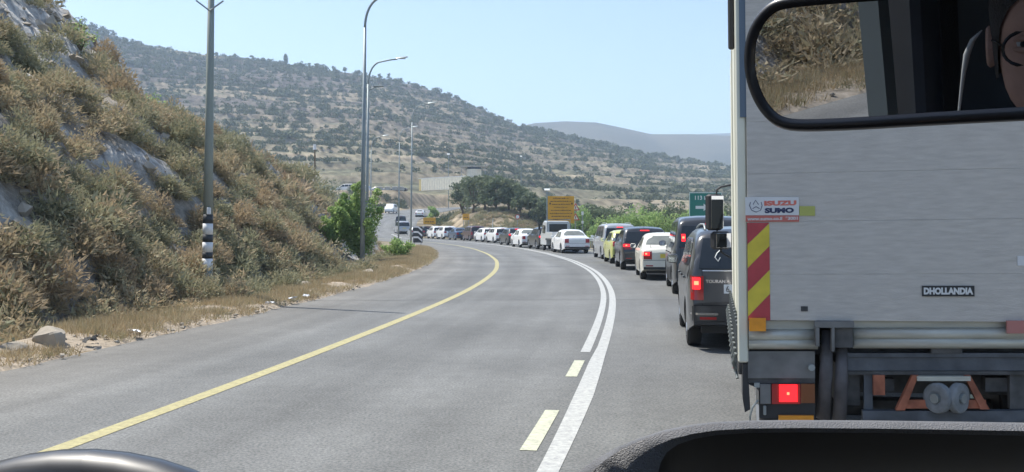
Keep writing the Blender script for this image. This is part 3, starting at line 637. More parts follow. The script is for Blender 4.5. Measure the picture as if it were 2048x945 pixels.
N=2500; x=RNG.uniform(-16,14,N); yy=RNG.uniform(140,176,N); z=ground_z(x,yy); kp=(fbm(x/3,yy/3,45,3)>.5)&(np.abs(x-np.interp(yy,GY,GX))>10); x=x[kp];yy=yy[kp];z=z[kp]
scatter('mound_weeds',PLOW,np.stack([x,yy,z],-1),tri_scale(RNG.uniform(.5,1.3,len(x))),RNG.uniform(0,6.3,len(x)),RNG.uniform(.1,.4,len(x)),M_scrub,label='dry weeds over the brown earth mound',cat='weeds')

# ------------------------------------------------------------------ street lamps and poles
M_lampgrey=mat('lamp_column_grey',(.26,.30,.31),.55,.4,var=.12,vscale=2)
M_lens=mat('lamp_glass',(.6,.62,.62),.2)
def lamp(loc,H,r0,arm,label,reach=1.9,rise=.5,lean=0.0,second=False):
    e=empty('street_lamp',loc,label=label,cat='street lamp',group='street lamps along the left road edge')
    mb=MB(); Hs=H-1.7; mb.tube([(0,0,-.3),(lean*Hs*.5,0,Hs*.5),(lean*Hs,0,Hs)],[r0,r0*.8,r0*.55],10); mb.build('column',M_lampgrey,e,True)
    mb=MB(); mb.box(-r0*1.7,r0*1.7,-r0*1.7,r0*1.7,-.3,.12,.01); mb.build('base_plate',M_lampgrey,e)
    pts=[]; 
    for i in range(11):
        t=i/10; a=t*math.radians(78); pts.append((lean*Hs+reach*.42*(1-math.cos(a)),0,Hs+1.35*math.sin(a)*rise*2))
    x0,_,z0=pts[-1]; pts.append((x0+reach*.35,0,z0+.14)); pts.append((x0+reach*.6,0,z0+.2))
    mb=MB(); mb.tube(pts,[r0*.5]*10+[r0*.42]*3,8); mb.build('arm',M_lampgrey,e,True)
    x1,_,z1=pts[-1]; mb=MB()
    mb.grid([[(x1-.1+dx,s*wd,z1+dz) for s in (-1,-.5,0,.5,1)] for dx,wd,dz in ((0,.03,0),(.1,.12,.02),(.35,.15,.05),(.6,.12,.08),(.72,.02,.09))])
    mb.grid([[(x1-.1+dx,s*wd,z1+dz+.09*(1-abs(s))) for s in (1,.5,0,-.5,-1)] for dx,wd,dz in ((0,.03,0),(.1,.12,.02),(.35,.15,.05),(.6,.12,.08),(.72,.02,.09))])
    h=mb.build('lamp_head',M_lampgrey,e,True); mb=MB(); mb.box(x1+.1,x1+.5,-.09,.09,z1+.005,z1+.03); mb.build('lens',M_lens,h)
    if second:
        mb=MB(); mb.tube([(lean*Hs,0,Hs-.4),(lean*Hs+.5,-.05,Hs-.15)],[.05,.04],6); mb.box(lean*Hs+.3,lean*Hs+.95,-.13,.07,Hs-.17,Hs-.08,.02); mb.build('spotlight',M_lampgrey,e)
    return e
lamp((-6.75,45,0),12.3,.115,1,'nearest tall grey street lamp, its curved arm leaving the top of the frame',lean=.014)
lamp((-8.85,60.8,0),12.0,.11,1,'second street lamp with curved arm and small spotlight below it',lean=.012,second=True)
lamp((-8.4,83,0),12.0,.085,1,'street lamp beside the chevron board at the bend',lean=.012,reach=1.5)
lamp((-11.7,103,0),12.0,.08,1,'street lamp behind the chevron board, left of the tall one',lean=.012,reach=1.4)
lamp((-16.0,113,0),12.0,.08,1,'farthest street lamp, thin between the two nearest columns',lean=.01,reach=1.5)
# striped pole
bx,by,bz=-6.72,22.0,.35
e=empty('striped_pole',(bx,by,0),label='tall grey pole with black and white bands at its foot, on the cut slope',cat='pole')
e.rotation_euler=(0,math.radians(1.0),0)
M_wb=mat('white_band_paint',(.72,.72,.72),.6,var=.1,vscale=6); M_bb=mat('black_band_paint',(.03,.035,.04),.6); M_conc=mat('grey_pole_paint',(.27,.30,.27),.7,.15,var=.15,vscale=2.5,stretch=(1,1,.3))
def zr(z): return .118-.0072*z
mb=MB(); zs=[-.2,.72]; mb.tube([(0,0,-.3),(0,0,.72)],[zr(0),zr(.72)],14); mb.tube([(0,0,1.95),(0,0,4),(0,0,8.6)],[zr(1.95),zr(4),zr(8.6)],14); mb.build('shaft',M_conc,e,True)
edges=[.72,.98,1.12,1.34,1.51,1.75,1.95]
for i in range(6):
    mb=MB(); r=.003; mb.tube([(0,0,edges[i]),(0,0,edges[i+1])],[zr(edges[i])+r,zr(edges[i+1])+r],14); mb.build('band',M_wb if i%2==0 else M_bb,e,True,'white painted band' if i%2==0 else 'black painted band')
mb=MB(); mb.tube([(.0,-.1,6.40),(.3,-.1,6.62)],.018,6); mb.tube([(0,-.1,6.40),(-.3,-.1,6.62)],.018,6); mb.build('bracket',M_steel,e)
mb=MB(); mb.box(.01,.09,-.14,-.08,1.95,2.1,.01); mb.build('hatch',M_wb,e)
# thin utility pole on the slope
p=px(630,375,75); e=empty('utility_pole',(p.x,p.y,1.5),label='thin wooden pole with a white insulator above the crest of the cut slope',cat='pole'); mb=MB(); mb.tube([(0,0,-1.5),(0,0,6.1)],[.07,.05],8); mb.build('shaft',M_bark,e); mb=MB(); mb.tube([(0,-.05,5.9),(0,-.05,6.3)],[.13,.1],8); mb.build('insulator',M_wb,e)
# floodlight masts at the checkpoint
M_flood=mat('floodlight_lens',(.9,.9,.9),.1,0,emit=(1,1,.95),estr=.35)
for u,v,D,lab in ((897,310,252,'floodlight mast above the cream container'),(1042,314,300,'floodlight mast on the lower hill slope'),(1094,382,130,'low floodlight mast above the big yellow sign')):
    p=px(u,v,D); gz=float(ground_z(np.array([p.x]),np.array([D]))[0]); e=empty('floodlight_mast',(p.x,p.y,gz),label=lab,cat='lamp'); h=p.z-gz
    mb=MB(); mb.tube([(0,0,0),(0,0,h)],[.12,.07],6); mb.build('mast',M_steel,e); mb=MB(); mb.box(-.4,.4,-.2,.2,h,h+.3,.04); hd=mb.build('lamp_head',M_steel,e); mb=MB(); mb.box(-.34,.34,-.24,-.19,h+.05,h+.26); mb.build('lens',M_flood,hd)

# ------------------------------------------------------------------ signs
M_yel=mat('yellow_sign_sheet',(.66,.33,.02),.5,var=.08,vscale=2); M_grn=mat('green_sign_sheet',(.01,.19,.145),.45,var=.08,vscale=2); M_blktxt=mat('black_print',(.04,.03,.02),.6); M_whttxt=mat('white_print',(.75,.78,.75),.5); M_redb=mat('red_border',(.5,.05,.04),.5)
def sign_base(name,loc,rz,w,z0,z1,m,label,cat='sign'):
    e=empty(name,loc,rz,label,cat)
    for sx in (-.36,.36):
        mb=MB(); mb.tube([(sx*w,.05,-.2),(sx*w,.05,z1-.05)],.035 if w<2 else .05,8); mb.build('post',M_steel,e)
    mb=MB(); mb.box(-w/2,w/2,-.02,.02,z0,z1,.008); mb.build('panel',m,e)
    mb=MB()
    for a,b,c,d in ((-w/2,w/2,z0,z0+.03),(-w/2,w/2,z1-.03,z1),(-w/2,-w/2+.03,z0+.03,z1-.03),(w/2-.03,w/2,z0+.03,z1-.03)): mb.box(a,b,-.027,-.021,c,d)
    return e
# big yellow roadworks board, its lines too far to read
D=90; xc=(1122-CX)/F*D; e=sign_base('yellow_information_sign',(xc,D,0),0,2.36,1.92,4.36,M_yel,'large yellow information board with rows of dark print above the queue')
rr=random.Random(5)
for k in range(8):
    mb=MB(); z=4.16-k*.27; wd=(.7,.95,.8,.6,.9,1.0,.85,.7)[k]; x=-wd
    while x<wd:
        l=rr.uniform(.05,.16); mb.box(x,min(x+l,wd),-.026,-.021,z-.045+rr.uniform(0,.02),z+.045-rr.uniform(0,.03)); x+=l+rr.uniform(.02,.06)
    mb.build('print_line',M_blktxt,e)
for sx in (-1,1):
    mb=MB(); mb.prism([(sx*.98-.1,3.62),(sx*.98+.1,3.62),(sx*.98,3.82)],-.027,-.021); mb.build('triangle_mark',M_blktxt,e)
D=128; xc=(859-CX)/F*140; e=sign_base('yellow_roadwork_sign',(xc,140,0),0,1.75,1.9,2.85,M_yel,'wide low yellow sign behind the far white cars')
for a in (-.6,-.3,.05,.38): mb=MB(); mb.box(a,a+.22,-.026,-.021,2.2,2.32); mb.build('print_mark',M_blktxt,e)
xc=(932-CX)/F*138; e=sign_base('yellow_square_sign',(xc,138,0),0,.95,2.5,3.35,M_yel,'small square yellow sign in front of the earth mound')
for a in (-.3,-.1,.15): mb=MB(); mb.box(a,a+.15,-.026,-.021,2.8,2.9); mb.build('print_mark',M_blktxt,e)
# green direction board
D=75; xc=(1411-CX)/F*D; e=sign_base('green_direction_sign',(xc,D,0),0,2.45,1.95,4.2,M_grn,'green direction board with white arrow, partly hidden by the truck mirror')
mb=MB()
for a,b,c,d in ((-1.22,1.22,1.955,2.0),(-1.22,1.22,4.15,4.195),(-1.22,-1.18,2.0,4.15),(1.18,1.22,2.0,4.15)): mb.box(a,b,-.027,-.021,c,d)
mb.build('border',M_whttxt,e)
text('lettering','113 ש',.42,M_whttxt,e,(-.35,-.024,3.78),bold=.008)
mb=MB(); mb.prism([(-.75,2.97),(-.15,2.97),(-.15,2.80),(.2,3.08),(-.15,3.36),(-.15,3.19),(-.75,3.19)],-.027,-.021); mb.build('arrow',M_whttxt,e)
text('lettering','عوفرا',.34,M_whttxt,e,(-.2,-.024,2.35),bold=.006)
# small warning signs on one post right of the yellow board
D=91; x=(1151-CX)/F*D; e=empty('warning_sign',(x,D,0),label='post with two small triangular warning signs at the right edge of the yellow board',cat='sign')
mb=MB(); mb.tube([(0,0,-.2),(0,0,3.75)],.035,8); mb.build('post',M_steel,e)
for z in (3.1,2.2):
    mb=MB(); mb.prism([(-.38,z),(.38,z),(0,z+.66)],-.07,-.05); t=mb.build('triangle',M_redb,e); mb=MB(); mb.prism([(-.25,z+.08),(.25,z+.08),(0,z+.52)],-.076,-.071); mb.build('face',M_whttxt,t)
    mb=MB(); mb.box(-.03,.03,-.08,-.077,z+.14,z+.36); mb.build('symbol',M_blktxt,t)
D=95; x=(1165-CX)/F*D; e=empty('grey_sign',(x,D,0),label='narrow sign seen edge on, right of the two warning triangles',cat='sign')
mb=MB(); mb.tube([(0,0,-.2),(0,0,3.0)],.04,8); mb.build('post',M_steel,e); mb=MB(); mb.box(-.11,.11,-.1,-.06,2.7,3.05,.01); mb.box(-.11,.11,-.1,-.06,1.9,2.15,.01); mb.build('panel',M_whttxt,e)
D=118; x=(1035-CX)/F*D; e=empty('round_sign',(x,D,0),label='small round white sign behind the dark car with a lit brake lamp',cat='sign')
mb=MB(); mb.tube([(0,0,-.2),(0,0,3.0)],.035,8); mb.build('post',M_steel,e); mb=MB(); mb.tube([(0,-.06,2.75),(0,-.04,2.75)],.3,16); t=mb.build('disc',M_redb,e); mb=MB(); mb.tube([(0,-.066,2.75),(0,-.061,2.75)],.21,16); mb.build('face',M_whttxt,t)
D=120; x=(982-CX)/F*D; e=empty('thin_mast',(x,D,0),label='thin white leaning post behind the two white estate cars',cat='post'); mb=MB(); mb.tube([(0,0,-.2),(.25,0,2.6)],[.05,.04],6); mb.build('shaft',M_wb,e)
# chevron board at the bend
D=80; x=(837-CX)/F*D; e=empty('chevron_sign',(x-.05,D,0),.15,'black and white chevron board on the outside of the bend',cat='sign')
mb=MB(); mb.tube([(-.25,.04,-.2),(-.25,.04,1.6)],.03,8); mb.build('post',M_steel,e); mb=MB(); mb.tube([(.25,.04,-.2),(.25,.04,1.6)],.03,8); mb.build('post',M_steel,e)
mb=MB(); mb.box(-.38,.38,-.015,.015,.35,1.65,.005); mb.build('panel',M_bb,e)
for k in range(3):
    z=.45+k*.42; mb=MB(); mb.prism([(-.36,z+.26),(0,z+.26),(.34,z-.04),(.34,z+.12),(.02,z+.40),(-.36,z+.40)],-.022,-.016); mb.build('chevron_stripe',M_wb,e)
# guard rail right of the road
e=empty('guard_rail',(0,0,0),label='galvanised guard rail along the right road edge behind the white sedan',cat='guard rail')
ysr=np.arange(52,132,1.0); P=[]
for yk in ysr:
    x,y_=off(yk,RIGHT+.5); P.append([(float(x)+dx,float(y_),z) for dx,z in ((0,.48),(-.05,.53),(-.05,.58),(0,.62),(-.05,.68),(-.05,.73),(0,.78))])
mb=MB(); mb.grid(P); mb.build('rail',M_steel,e,True)
for yk in ysr[::4]:
    x,y_=off(yk,RIGHT+.5); mb=MB(); mb.box(float(x)+.02,float(x)+.1,float(y_)-.06,float(y_)+.06,-.2,.74); mb.build('post',M_steel,e)

# ------------------------------------------------------------------ checkpoint terrace
M_cream=mat('cream_container_paint',(.80,.73,.58),.6,var=.08,vscale=1.2); M_ocre=mat('yellow_container_end',(.6,.47,.2),.6); M_concr=mat('weathered_concrete',(.42,.40,.36),.9,var=.2,vscale=1); M_glassd=mat('dark_window_glass',(.02,.03,.04),.08)
e=empty('container',(0,0,0),label='long cream coloured corrugated container on the terrace edge',cat='container')
Dc=254; X0=(838-CX)/F*Dc; x0=0; x1=18.5; z0=10.55; z1=13.6; e.location=(X0,Dc,0); e.rotation_euler=(0,0,-math.radians(47))
mb=MB(); mb.box(x0+.9,x1,0,2.4,z0,z1); mb.build('body',M_cream,e)
mb=MB(); mb.box(x0,x0+.895,-.01,2.41,z0,z1-.05,.03); mb.build('end_section',M_ocre,e)
mb=MB(); mb.box(x0,x1+.05,-.06,2.45,z1+.002,z1+.12); mb.build('roof_edge',M_wb,e)
for i in range(18):
    xx=x0+1.1+i*(x1-x0-1.2)/18; mb=MB(); mb.box(xx,xx+.40,-.07,-.002,z0+.15,z1-.1,.02); mb.build('panel',M_cream,e)
e=empty('watch_tower',((948-CX)/F*268,268,10.5),label='concrete guard tower with glazed cabin and wide flat roof',cat='tower')
mb=MB(); mb.tube([(0,0,0),(0,0,4.2)],[1.5,1.5],12); mb.build('shaft',M_concr,e,True); mb=MB(); mb.tube([(0,0,4.2),(0,0,6.3)],[2.0,2.0],14); mb.build('cabin',M_cream,e); mb=MB(); mb.tube([(0,0,6.3),(0,0,6.9)],[1.9,1.9],14); mb.build('window_band',M_glassd,e)
mb=MB(); mb.box(-3.9,3.6,-2.2,2.2,6.9,7.15,.05); mb.build('roof',M_concr,e)
for s in (-3.2,3.0): mb=MB(); mb.tube([(s,-1.6,0),(s,-1.6,6.9)],.09,6); mb.build('post',M_steel,e)
mb=MB(); mb.tube([(0,0,7.15),(0,0,9.4)],.05,5); mb.build('antenna',M_steel,e)
# concrete blocks along the terrace edge
for i,u in enumerate((702,716,729,760,776,790,803)):
    p=px(u,378,250); mb=MB(); mb.box(-.75,.75,-.35,.35,0,.95,.1); o=mb.build('concrete_block',M_concr); o.location=(p.x,249.6,10.5); o.rotation_euler=(0,0,(i*37%7)*.05)
    tag(o,ORD[7-i]+' pale concrete block on the terrace edge, counted leftwards from the container','block','concrete blocks along the terrace edge')
# ------------------------------------------------------------------ cars
def paint(name, c, rough=.32, metal=.0): return mat(name, c, rough, metal, coat=.6, var=.05, vscale=4)
P_white=paint('white_car_paint',(.74,.74,.73)); P_cream=paint('cream_car_paint',(.70,.68,.58)); P_silver=paint('silver_car_paint',(.42,.43,.44),.35,.4)
P_grey=paint('dark_grey_car_paint',(.052,.054,.058),.3,.4); P_char=paint('charcoal_car_paint',(.040,.042,.045),.3,.3); P_blue=paint('dark_blue_car_paint',(.03,.06,.12),.3,.2)
P_maroon=paint('dark_maroon_car_paint',(.07,.03,.035),.3,.2); P_yel=paint('lime_yellow_car_paint',(.52,.53,.16)); P_black=paint('black_car_paint',(.03,.032,.036),.28,.1); P_pale=paint('pale_grey_truck_paint',(.50,.52,.52))
M_glass=mat('tinted_car_glass',(.018,.022,.026),.06,spec=.6); M_shade=mat('pale_rear_window',(.16,.17,.15),.12,var=.2,vscale=3)
M_tyre=mat('tyre_rubber',(.025,.025,.026),.85,bump=.3,bscale=80); M_rim=mat('wheel_rim',(.35,.36,.37),.35,.7); M_plast=mat('black_plastic',(.028,.029,.031),.6)
M_tail=mat('red_tail_lamp_glass',(.35,.02,.02),.15,coat=.5); M_brake=mat('lit_brake_lamp',(.8,.03,.02),.3,emit=(1,.012,.02),estr=1.1); M_brkcore=mat('lit_brake_bulb',(1,.2,.05),.3,emit=(1,.12,.06),estr=2.4)
M_amber=mat('amber_reflector',(.75,.30,.03),.3,var=.1,vscale=20); M_plate_y=mat('yellow_number_plate',(.70,.55,.08),.4); M_plate_w=mat('white_number_plate',(.70,.72,.70),.4)
M_chrome=mat('chrome',(.6,.6,.6),.2,1); M_seam=mat('panel_gap',(.01,.01,.012),.8); M_mir=mat('mirror_glass',(.85,.87,.88),.03,1)
TYPES={
 'sedan':dict(L=4.45,W=1.72,H=1.45,top=[(0,.84),(.03,.93),(.12,.985),(.62,1.03),(.78,1.08),(1.30,1.37),(1.65,1.445),(2.1,1.46),(2.6,1.42),(3.35,1.03),(3.6,.97),(4.25,.80),(4.42,.66),(4.45,.55)],belt=.93,k=.36,sill=.23,wr=.30,y1=.86,y2=3.50,rw=(1.10,1.375),lamp=(.66,.90,.30)),
 'suv':dict(L=4.45,W=1.82,H=1.64,top=[(0,.70),(.05,.95),(.10,1.06),(.34,1.46),(.44,1.58),(.80,1.63),(1.6,1.65),(2.5,1.60),(3.25,1.13),(3.45,1.07),(4.15,.92),(4.38,.76),(4.45,.6)],belt=1.05,k=.26,sill=.28,wr=.345,y1=.88,y2=3.52,rw=(1.07,1.47),lamp=(.80,1.02,.34)),
 'hatch':dict(L=4.0,W=1.72,H=1.50,top=[(0,.68),(.04,.9),(.08,1.0),(.40,1.36),(.52,1.44),(.9,1.49),(1.6,1.50),(2.3,1.46),(3.0,1.03),(3.2,.97),(3.75,.83),(3.95,.68),(4.0,.55)],belt=.95,k=.30,sill=.23,wr=.30,y1=.75,y2=3.22,rw=(1.0,1.36),lamp=(.78,1.0,.24)),
 'mpv':dict(L=4.40,W=1.80,H=1.66,top=[(0,.66),(.03,.80),(.06,1.02),(.22,1.44),(.30,1.575),(.46,1.635),(.9,1.665),(1.9,1.67),(2.8,1.60),(3.55,1.13),(3.75,1.05),(4.2,.90),(4.36,.74),(4.40,.6)],belt=1.06,k=.17,sill=.26,wr=.325,y1=.84,y2=3.52,rw=(1.12,1.53),lamp=(.70,1.02,.17)),
 'van':dict(L=5.1,W=1.90,H=1.93,top=[(0,.74),(.04,1.0),(.08,1.12),(.20,1.62),(.30,1.81),(.48,1.885),(.9,1.925),(2.2,1.935),(3.3,1.88),(4.2,1.22),(4.4,1.13),(4.9,.98),(5.05,.8),(5.1,.65)],belt=1.12,k=.16,sill=.26,wr=.34,y1=1.0,y2=4.15,rw=(1.17,1.70),lamp=(1.16,1.52,.15)),
 'estate':dict(L=4.55,W=1.76,H=1.52,top=[(0,.70),(.04,.92),(.08,1.02),(.38,1.38),(.48,1.46),(.85,1.50),(1.8,1.52),(2.6,1.47),(3.4,1.03),(3.6,.97),(4.3,.82),(4.5,.68),(4.55,.55)],belt=.97,k=.30,sill=.23,wr=.31,y1=.88,y2=3.58,rw=(1.02,1.38),lamp=(.78,1.0,.30)),
}
class Body:
    def __init__(s, d):
        s.d=d; s.ty=np.array([p[0] for p in d['top']]); s.tz=np.array([p[1] for p in d['top']])
        yy=np.arange(0,d['L']+.001,.01); z=np.interp(yy,s.ty,s.tz); k=np.exp(-np.arange(-6,7)**2/(2*2.6**2)); k/=k.sum()
        s.yy=yy; s.zz=np.convolve(np.pad(z,6,mode='reflect',reflect_type='odd'),k,'valid')
    def zt(s,y): return float(np.interp(y,s.yy,s.zz))
    def zb(s,y):
        d=s.d; z=d['sill']+.10*max(0,1-y/.35)+.04*max(0,1-(d['L']-y)/.35); R=d['wr']+.055
        for c in (d['y1'],d['y2']):
            if abs(y-c)<R: z=max(z,d['wr']+math.sqrt(R*R-(y-c)**2))
        return z
    def hw(s,y,z):
        d=s.d; w=d['W']/2; L=d['L']; r=.55
        if y<r: w*=1-.085*((r-y)/r)**2.6
        if L-y<.8: w*=1-.16*((.8-(L-y))/.8)**2.4
        b=d['belt']; w-=.02*max(0,(.55-z)/.3)**2+.018*max(0,(z-(b-.28))/.28 if z<b else 1)**2
        if z>b: w-=(z-b)*d['k']+.02*min(1,(z-b)/.03)
        zt=s.zt(y); rr=.13 if zt>b+.2 else .05; t=(z-(zt-rr))/rr
        if t>0: w-=(.15 if zt>b+.2 else .07)*(1-math.sqrt(max(0,1-min(t,1)**2)))
        return w
    def rear_y(s,x,z):
        y=0.0
        def ok(y):
            zt=s.zt(y); wt=s.hw(y,zt)
            if abs(x)<wt: return z<=zt+.03*(1-(x/wt)**2)
            return z<=zt and abs(x)<=s.hw(y,z)
        while y<1.9 and not ok(y): y+=.02
        if y==0: return y
        a,b=y-.02,y
        for _ in range(5):
            m=(a+b)/2
            if ok(m): b=m
            else: a=m
        return b
def rpatch(b, fx0, fx1, z0, z1, off, nx=8, nz=5, skirt=.02):
    """a patch that follows the tail of the body, proud by 'off'"""
    P=[]
    for i in range(nz+1):
        z=z0+(z1-z0)*i/nz; a=fx0(z) if callable(fx0) else fx0; c=fx1(z) if callable(fx1) else fx1
        P.append([(a+(c-a)*j/nx, b.rear_y(a+(c-a)*j/nx,z)-off, z) for j in range(nx+1)])
    mb=MB(); mb.grid(P); n=len(P); m=nx+1
    rim=[P[0][j] for j in range(m)]+[P[i][m-1] for i in range(1,n)]+[P[n-1][j] for j in range(m-2,-1,-1)]+[P[i][0] for i in range(n-2,0,-1)]
    inn=[(x,y+off+skirt,z) for x,y,z in rim]; k=len(rim); mb.add(rim+inn,[(i,i+k,(i+1)%k+k,(i+1)%k) for i in range(k)])
    return mb
def spatch(b, side, y0, y1, z0, z1, off=.006, ny=6, nz=4, slant0=0, slant1=0):
    P=[]
    for i in range(nz+1):
        row=[]
        for j in range(ny+1):
            t=i/nz; ya=y0+slant0*t; yb=y1+slant1*t; y=ya+(yb-ya)*j/ny; top=min(z1,b.zt(y)-.11); z=z0+(top-z0)*t if top>z0+.01 else z0+.01*t
            row.append((side*(b.hw(y,z)+off),y,z))
        P.append(row)
    mb=MB(); mb.grid(P); return mb
def wheel(e, x, y, r, wdt, side):
    h=empty('wheel',(x,y,r)); h.parent=e; mb=MB(); P=[]
    for xx,rr in ((-wdt/2+.02,r*.66),(-wdt/2,r*.78),(-wdt/2+.01,r*.95),(-wdt/2+.035,r),(wdt/2-.035,r),(wdt/2-.01,r*.95),(wdt/2,r*.78),(wdt/2-.02,r*.66)):
        P.append([(xx,math.cos(a*math.pi/10)*rr,math.sin(a*math.pi/10)*rr) for a in range(20)])
    mb.grid(P,closed=True); mb.build('tyre',M_tyre,h,True)
    mb=MB(); s=side*(wdt/2-.03); mb.tube([(s-side*.1,0,0),(s,0,0)],[r*.66,r*.64],20)
    for k in range(5):
        a=k*2*math.pi/5; mb.tube([(s+side*.01,0,0),(s+side*.01,math.cos(a)*r*.6,math.sin(a)*r*.6)],r*.08,5)
    mb.build('rim',M_rim,h); mb=MB(); mb.tube([(-side*wdt/2,0,0),(-side*(wdt/2-.08),0,0)],[r*.67]*2,12); mb.build('hub',M_plast,h)
def car(name, kind, loc, rz, P, label, cat, brake=False, glass=None, rails=False, plate=None, far=False, brake3=False, extra=None, group='vehicles queuing in the right lane', scale=1):
    d=TYPES[kind]; b=Body(d); e=empty(name,loc,rz,label,cat,group); e.scale=(scale,)*3
    L=d['L']
    ys=sorted(set([round(v,4) for v in list(np.linspace(0,.6,25))+list(np.linspace(.6,L-.6,28))+list(np.linspace(L-.6,L,11))+[c+s*f*(d['wr']+.055) for c in (d['y1'],d['y2']) for s in (-1,1) for f in (1.001,.985,.92,.8,.6,.3)]]))
    tt=[0,.10,.22,.36,.5,.62,.72,.80,.87,.92,.96,.985,1.0]; rows=[]
    for y in ys:
        zt=b.zt(y); zb=min(b.zb(y),zt-.05); lft=[]
        for t in tt: z=zb+(zt-zb)*t; lft.append((b.hw(y,z),z))
        w=lft[-1][0]; cr=.03
        row=[(-w_,y,z) for w_,z in lft]+[(-w*f,y,zt+cr*(1-f*f)) for f in (.75,.45,0,-.45,-.75)]+[(w_,y,z) for w_,z in reversed(lft)]
        rows.append(row+[(row[-1][0]*.9,y,row[-1][2]+.04),(row[0][0]*.9,y,row[0][2]+.04)])
    mb=MB(); mb.grid(rows,closed=True)
    # closed tail and nose
    m=len(tt)
    for row in (rows[0],rows[-1]):
        nr=len(row)-2
        vs=list(row); top=list(range(m-1,nr-m+1)); fs=[(i,i+1,nr-2-i,nr-1-i) for i in range(m-1)]; fs.append(tuple(top)); fs.append((0,nr-1,nr,nr+1))
        mb.add(vs,fs)
    body=sharp(mb.build('body',P,e),32)
    # underside
    mb=MB(); mb.box(-d['W']/2*.78,d['W']/2*.78,.25,L-.35,d['sill']-.03,d['sill']+.12); mb.build('underbody',M_plast,e)
    g=glass or M_glass; rw=d['rw']; bl=d['belt']
    if kind!='pickup':
        mg=.07
        yw=1.2 if kind=='sedan' else .7
        rpatch(b,lambda z:-(b.hw(yw,z)-mg-.03),lambda z:b.hw(yw,z)-mg-.03,rw[0],rw[1],.016,12,8).build('rear_window',g,e,True)
    for s in (-1,1):
        H=d['H']-.13; ye=d['top'][4][0]; 
        y0={'sedan':1.25,'suv':.75,'hatch':.85,'mpv':.55,'van':.55,'estate':.8}[kind]; yf={'sedan':3.05,'suv':3.0,'hatch':2.75,'mpv':3.3,'van':4.0,'estate':3.1}[kind]
        n=3 if kind in('mpv','van','estate','suv') else 2; cuts=np.linspace(y0,yf-.15,n+1)
        for k in range(n):
            spatch(b,s,cuts[k]+.04,cuts[k+1]-.04,bl+.05,H,slant0=(.12 if k==0 else 0),slant1=(-.35 if k==n-1 else 0)).build('side_window',g,e,True)
        if not far:
            for k in range(1,n+1):
                mb=MB(); P2=[[(s*(b.hw(cuts[k],z)+.003),cuts[k]+dy,z) for dy in (-.006,.006)] for z in np.linspace(d['sill']+.12,bl,6)]; mb.grid(P2); mb.build('door_gap',M_seam,e)
                mb=MB(); hx=b.hw(cuts[k],bl-.1); mb.box(min(s*hx,s*(hx+.03)),max(s*hx,s*(hx+.03)),cuts[k]-.28,cuts[k]-.1,bl-.12,bl-.09,.008); mb.build('door_handle',P,e)
        wheel(e,s*(d['W']/2-.125),d['y1'],d['wr'],.21,s); wheel(e,s*(d['W']/2-.125),d['y2'],d['wr'],.21,s)
        # tail lamp
        z0,z1,lw=d['lamp']; zm=(z0+z1)/2
        xo=b.hw(.12,zm); xi=xo-lw
        a,c=(xi,xo) if s>0 else (-xo,-xi)
        lm=rpatch(b,a,c,z0,z1,.012,6,4).build('tail_lamp',M_tail,e,True)
        if brake:
            zz0=z0+(z1-z0)*.45; a2,c2=(xi+lw*.25,xo-.02) if s>0 else (-xo+.02,-xi-lw*.25)
            rpatch(b,a2,c2,zz0,z1-.02,.018,4,3).build('lit_lamp',M_brake,lm,True)
            if not far: rpatch(b,(a2+c2)/2-.03,(a2+c2)/2+.03,(zz0+z1)/2-.03,(zz0+z1)/2+.02,.024,2,2).build('bulb',M_brkcore,lm)
        # door mirror
        ym=yf-.02; xm=b.hw(ym,bl); mb=MB(); cx=s*(xm+.12); mb.box(cx-.09,cx+.09,ym-.06,ym+.06,bl+.02,bl+.17,.03); mr=mb.build('door_mirror',P,e,True)
        mb=MB(); mb.box(cx-.075,cx+.075,ym-.066,ym-.061,bl+.035,bl+.155); mb.build('mirror_glass',M_mir,mr)
    # bumper, valance, plate, gaps
    w0=b.hw(.05,.5)
    rpatch(b,-w0+.0,w0-.0,.42,.62,.03,12,3).build('bumper',P,e,True)
    rpatch(b,-w0+.03,w0-.03,d['sill']+.11,.415,.018,10,2).build('valance',M_plast,e,True)
    for s in (-1,1): rpatch(b,*( (w0-.32,w0-.1) if s>0 else (-w0+.1,-w0+.32)),.44,.475,.036,3,1).build('reflector',M_tail,e)
    pz=(.70,.82) if kind in('sedan',) else (.66,.78)
    if kind=='van': pz=(.82,.94)
    if kind=='mpv' and not far: pz=(.79,.91)
    px0=-.42 if (kind=='mpv' and not far) else -.26
    pl=rpatch(b,px0,px0+.52,pz[0],pz[1],.014,2,1).build('number_plate',plate or M_plate_y,e)
    if not far:
        yg=0
        for s in (-1,1):
            mb=MB(); xx=s*(b.hw(.3,.8)-d['lamp'][2]-.015); P2=[[(xx+dx,b.rear_y(xx,z)-.003,z) for dx in (-.005,.005)] for z in np.linspace(.63,rw[0],6)]; mb.grid(P2); mb.build('tailgate_gap',M_seam,e)
        mb=MB(); mb.grid([[(x,b.rear_y(x,z)-.004,z) for x in np.linspace(-w0+.02,w0-.02,11)] for z in (.622,.634)]); mb.build('bumper_gap',M_seam,e)
        rpatch(b,-.3,.3,pz[1]+.03,pz[1]+.06,.02,4,1).build('tailgate_grip',M_chrome if kind in('suv','estate') else P,e)
        mb=MB(); mb.tube([(-.3,b.rear_y(-.3,rw[0]+.03)-.02,rw[0]+.02),(.15,b.rear_y(.15,rw[0]+.1)-.025,rw[0]+.1)],.008,5); mb.build('wiper',M_plast,e) if kind!='sedan' else None
        e2=None
    if kind!='sedan' or brake3:
        zz=d['tz_'] if 'tz_' in d else rw[1]+.035
        o=rpatch(b,-.17,.17,zz,zz+.03,.02,4,1).build('high_brake_lamp',M_brake if (brake or brake3) else M_tail,e)
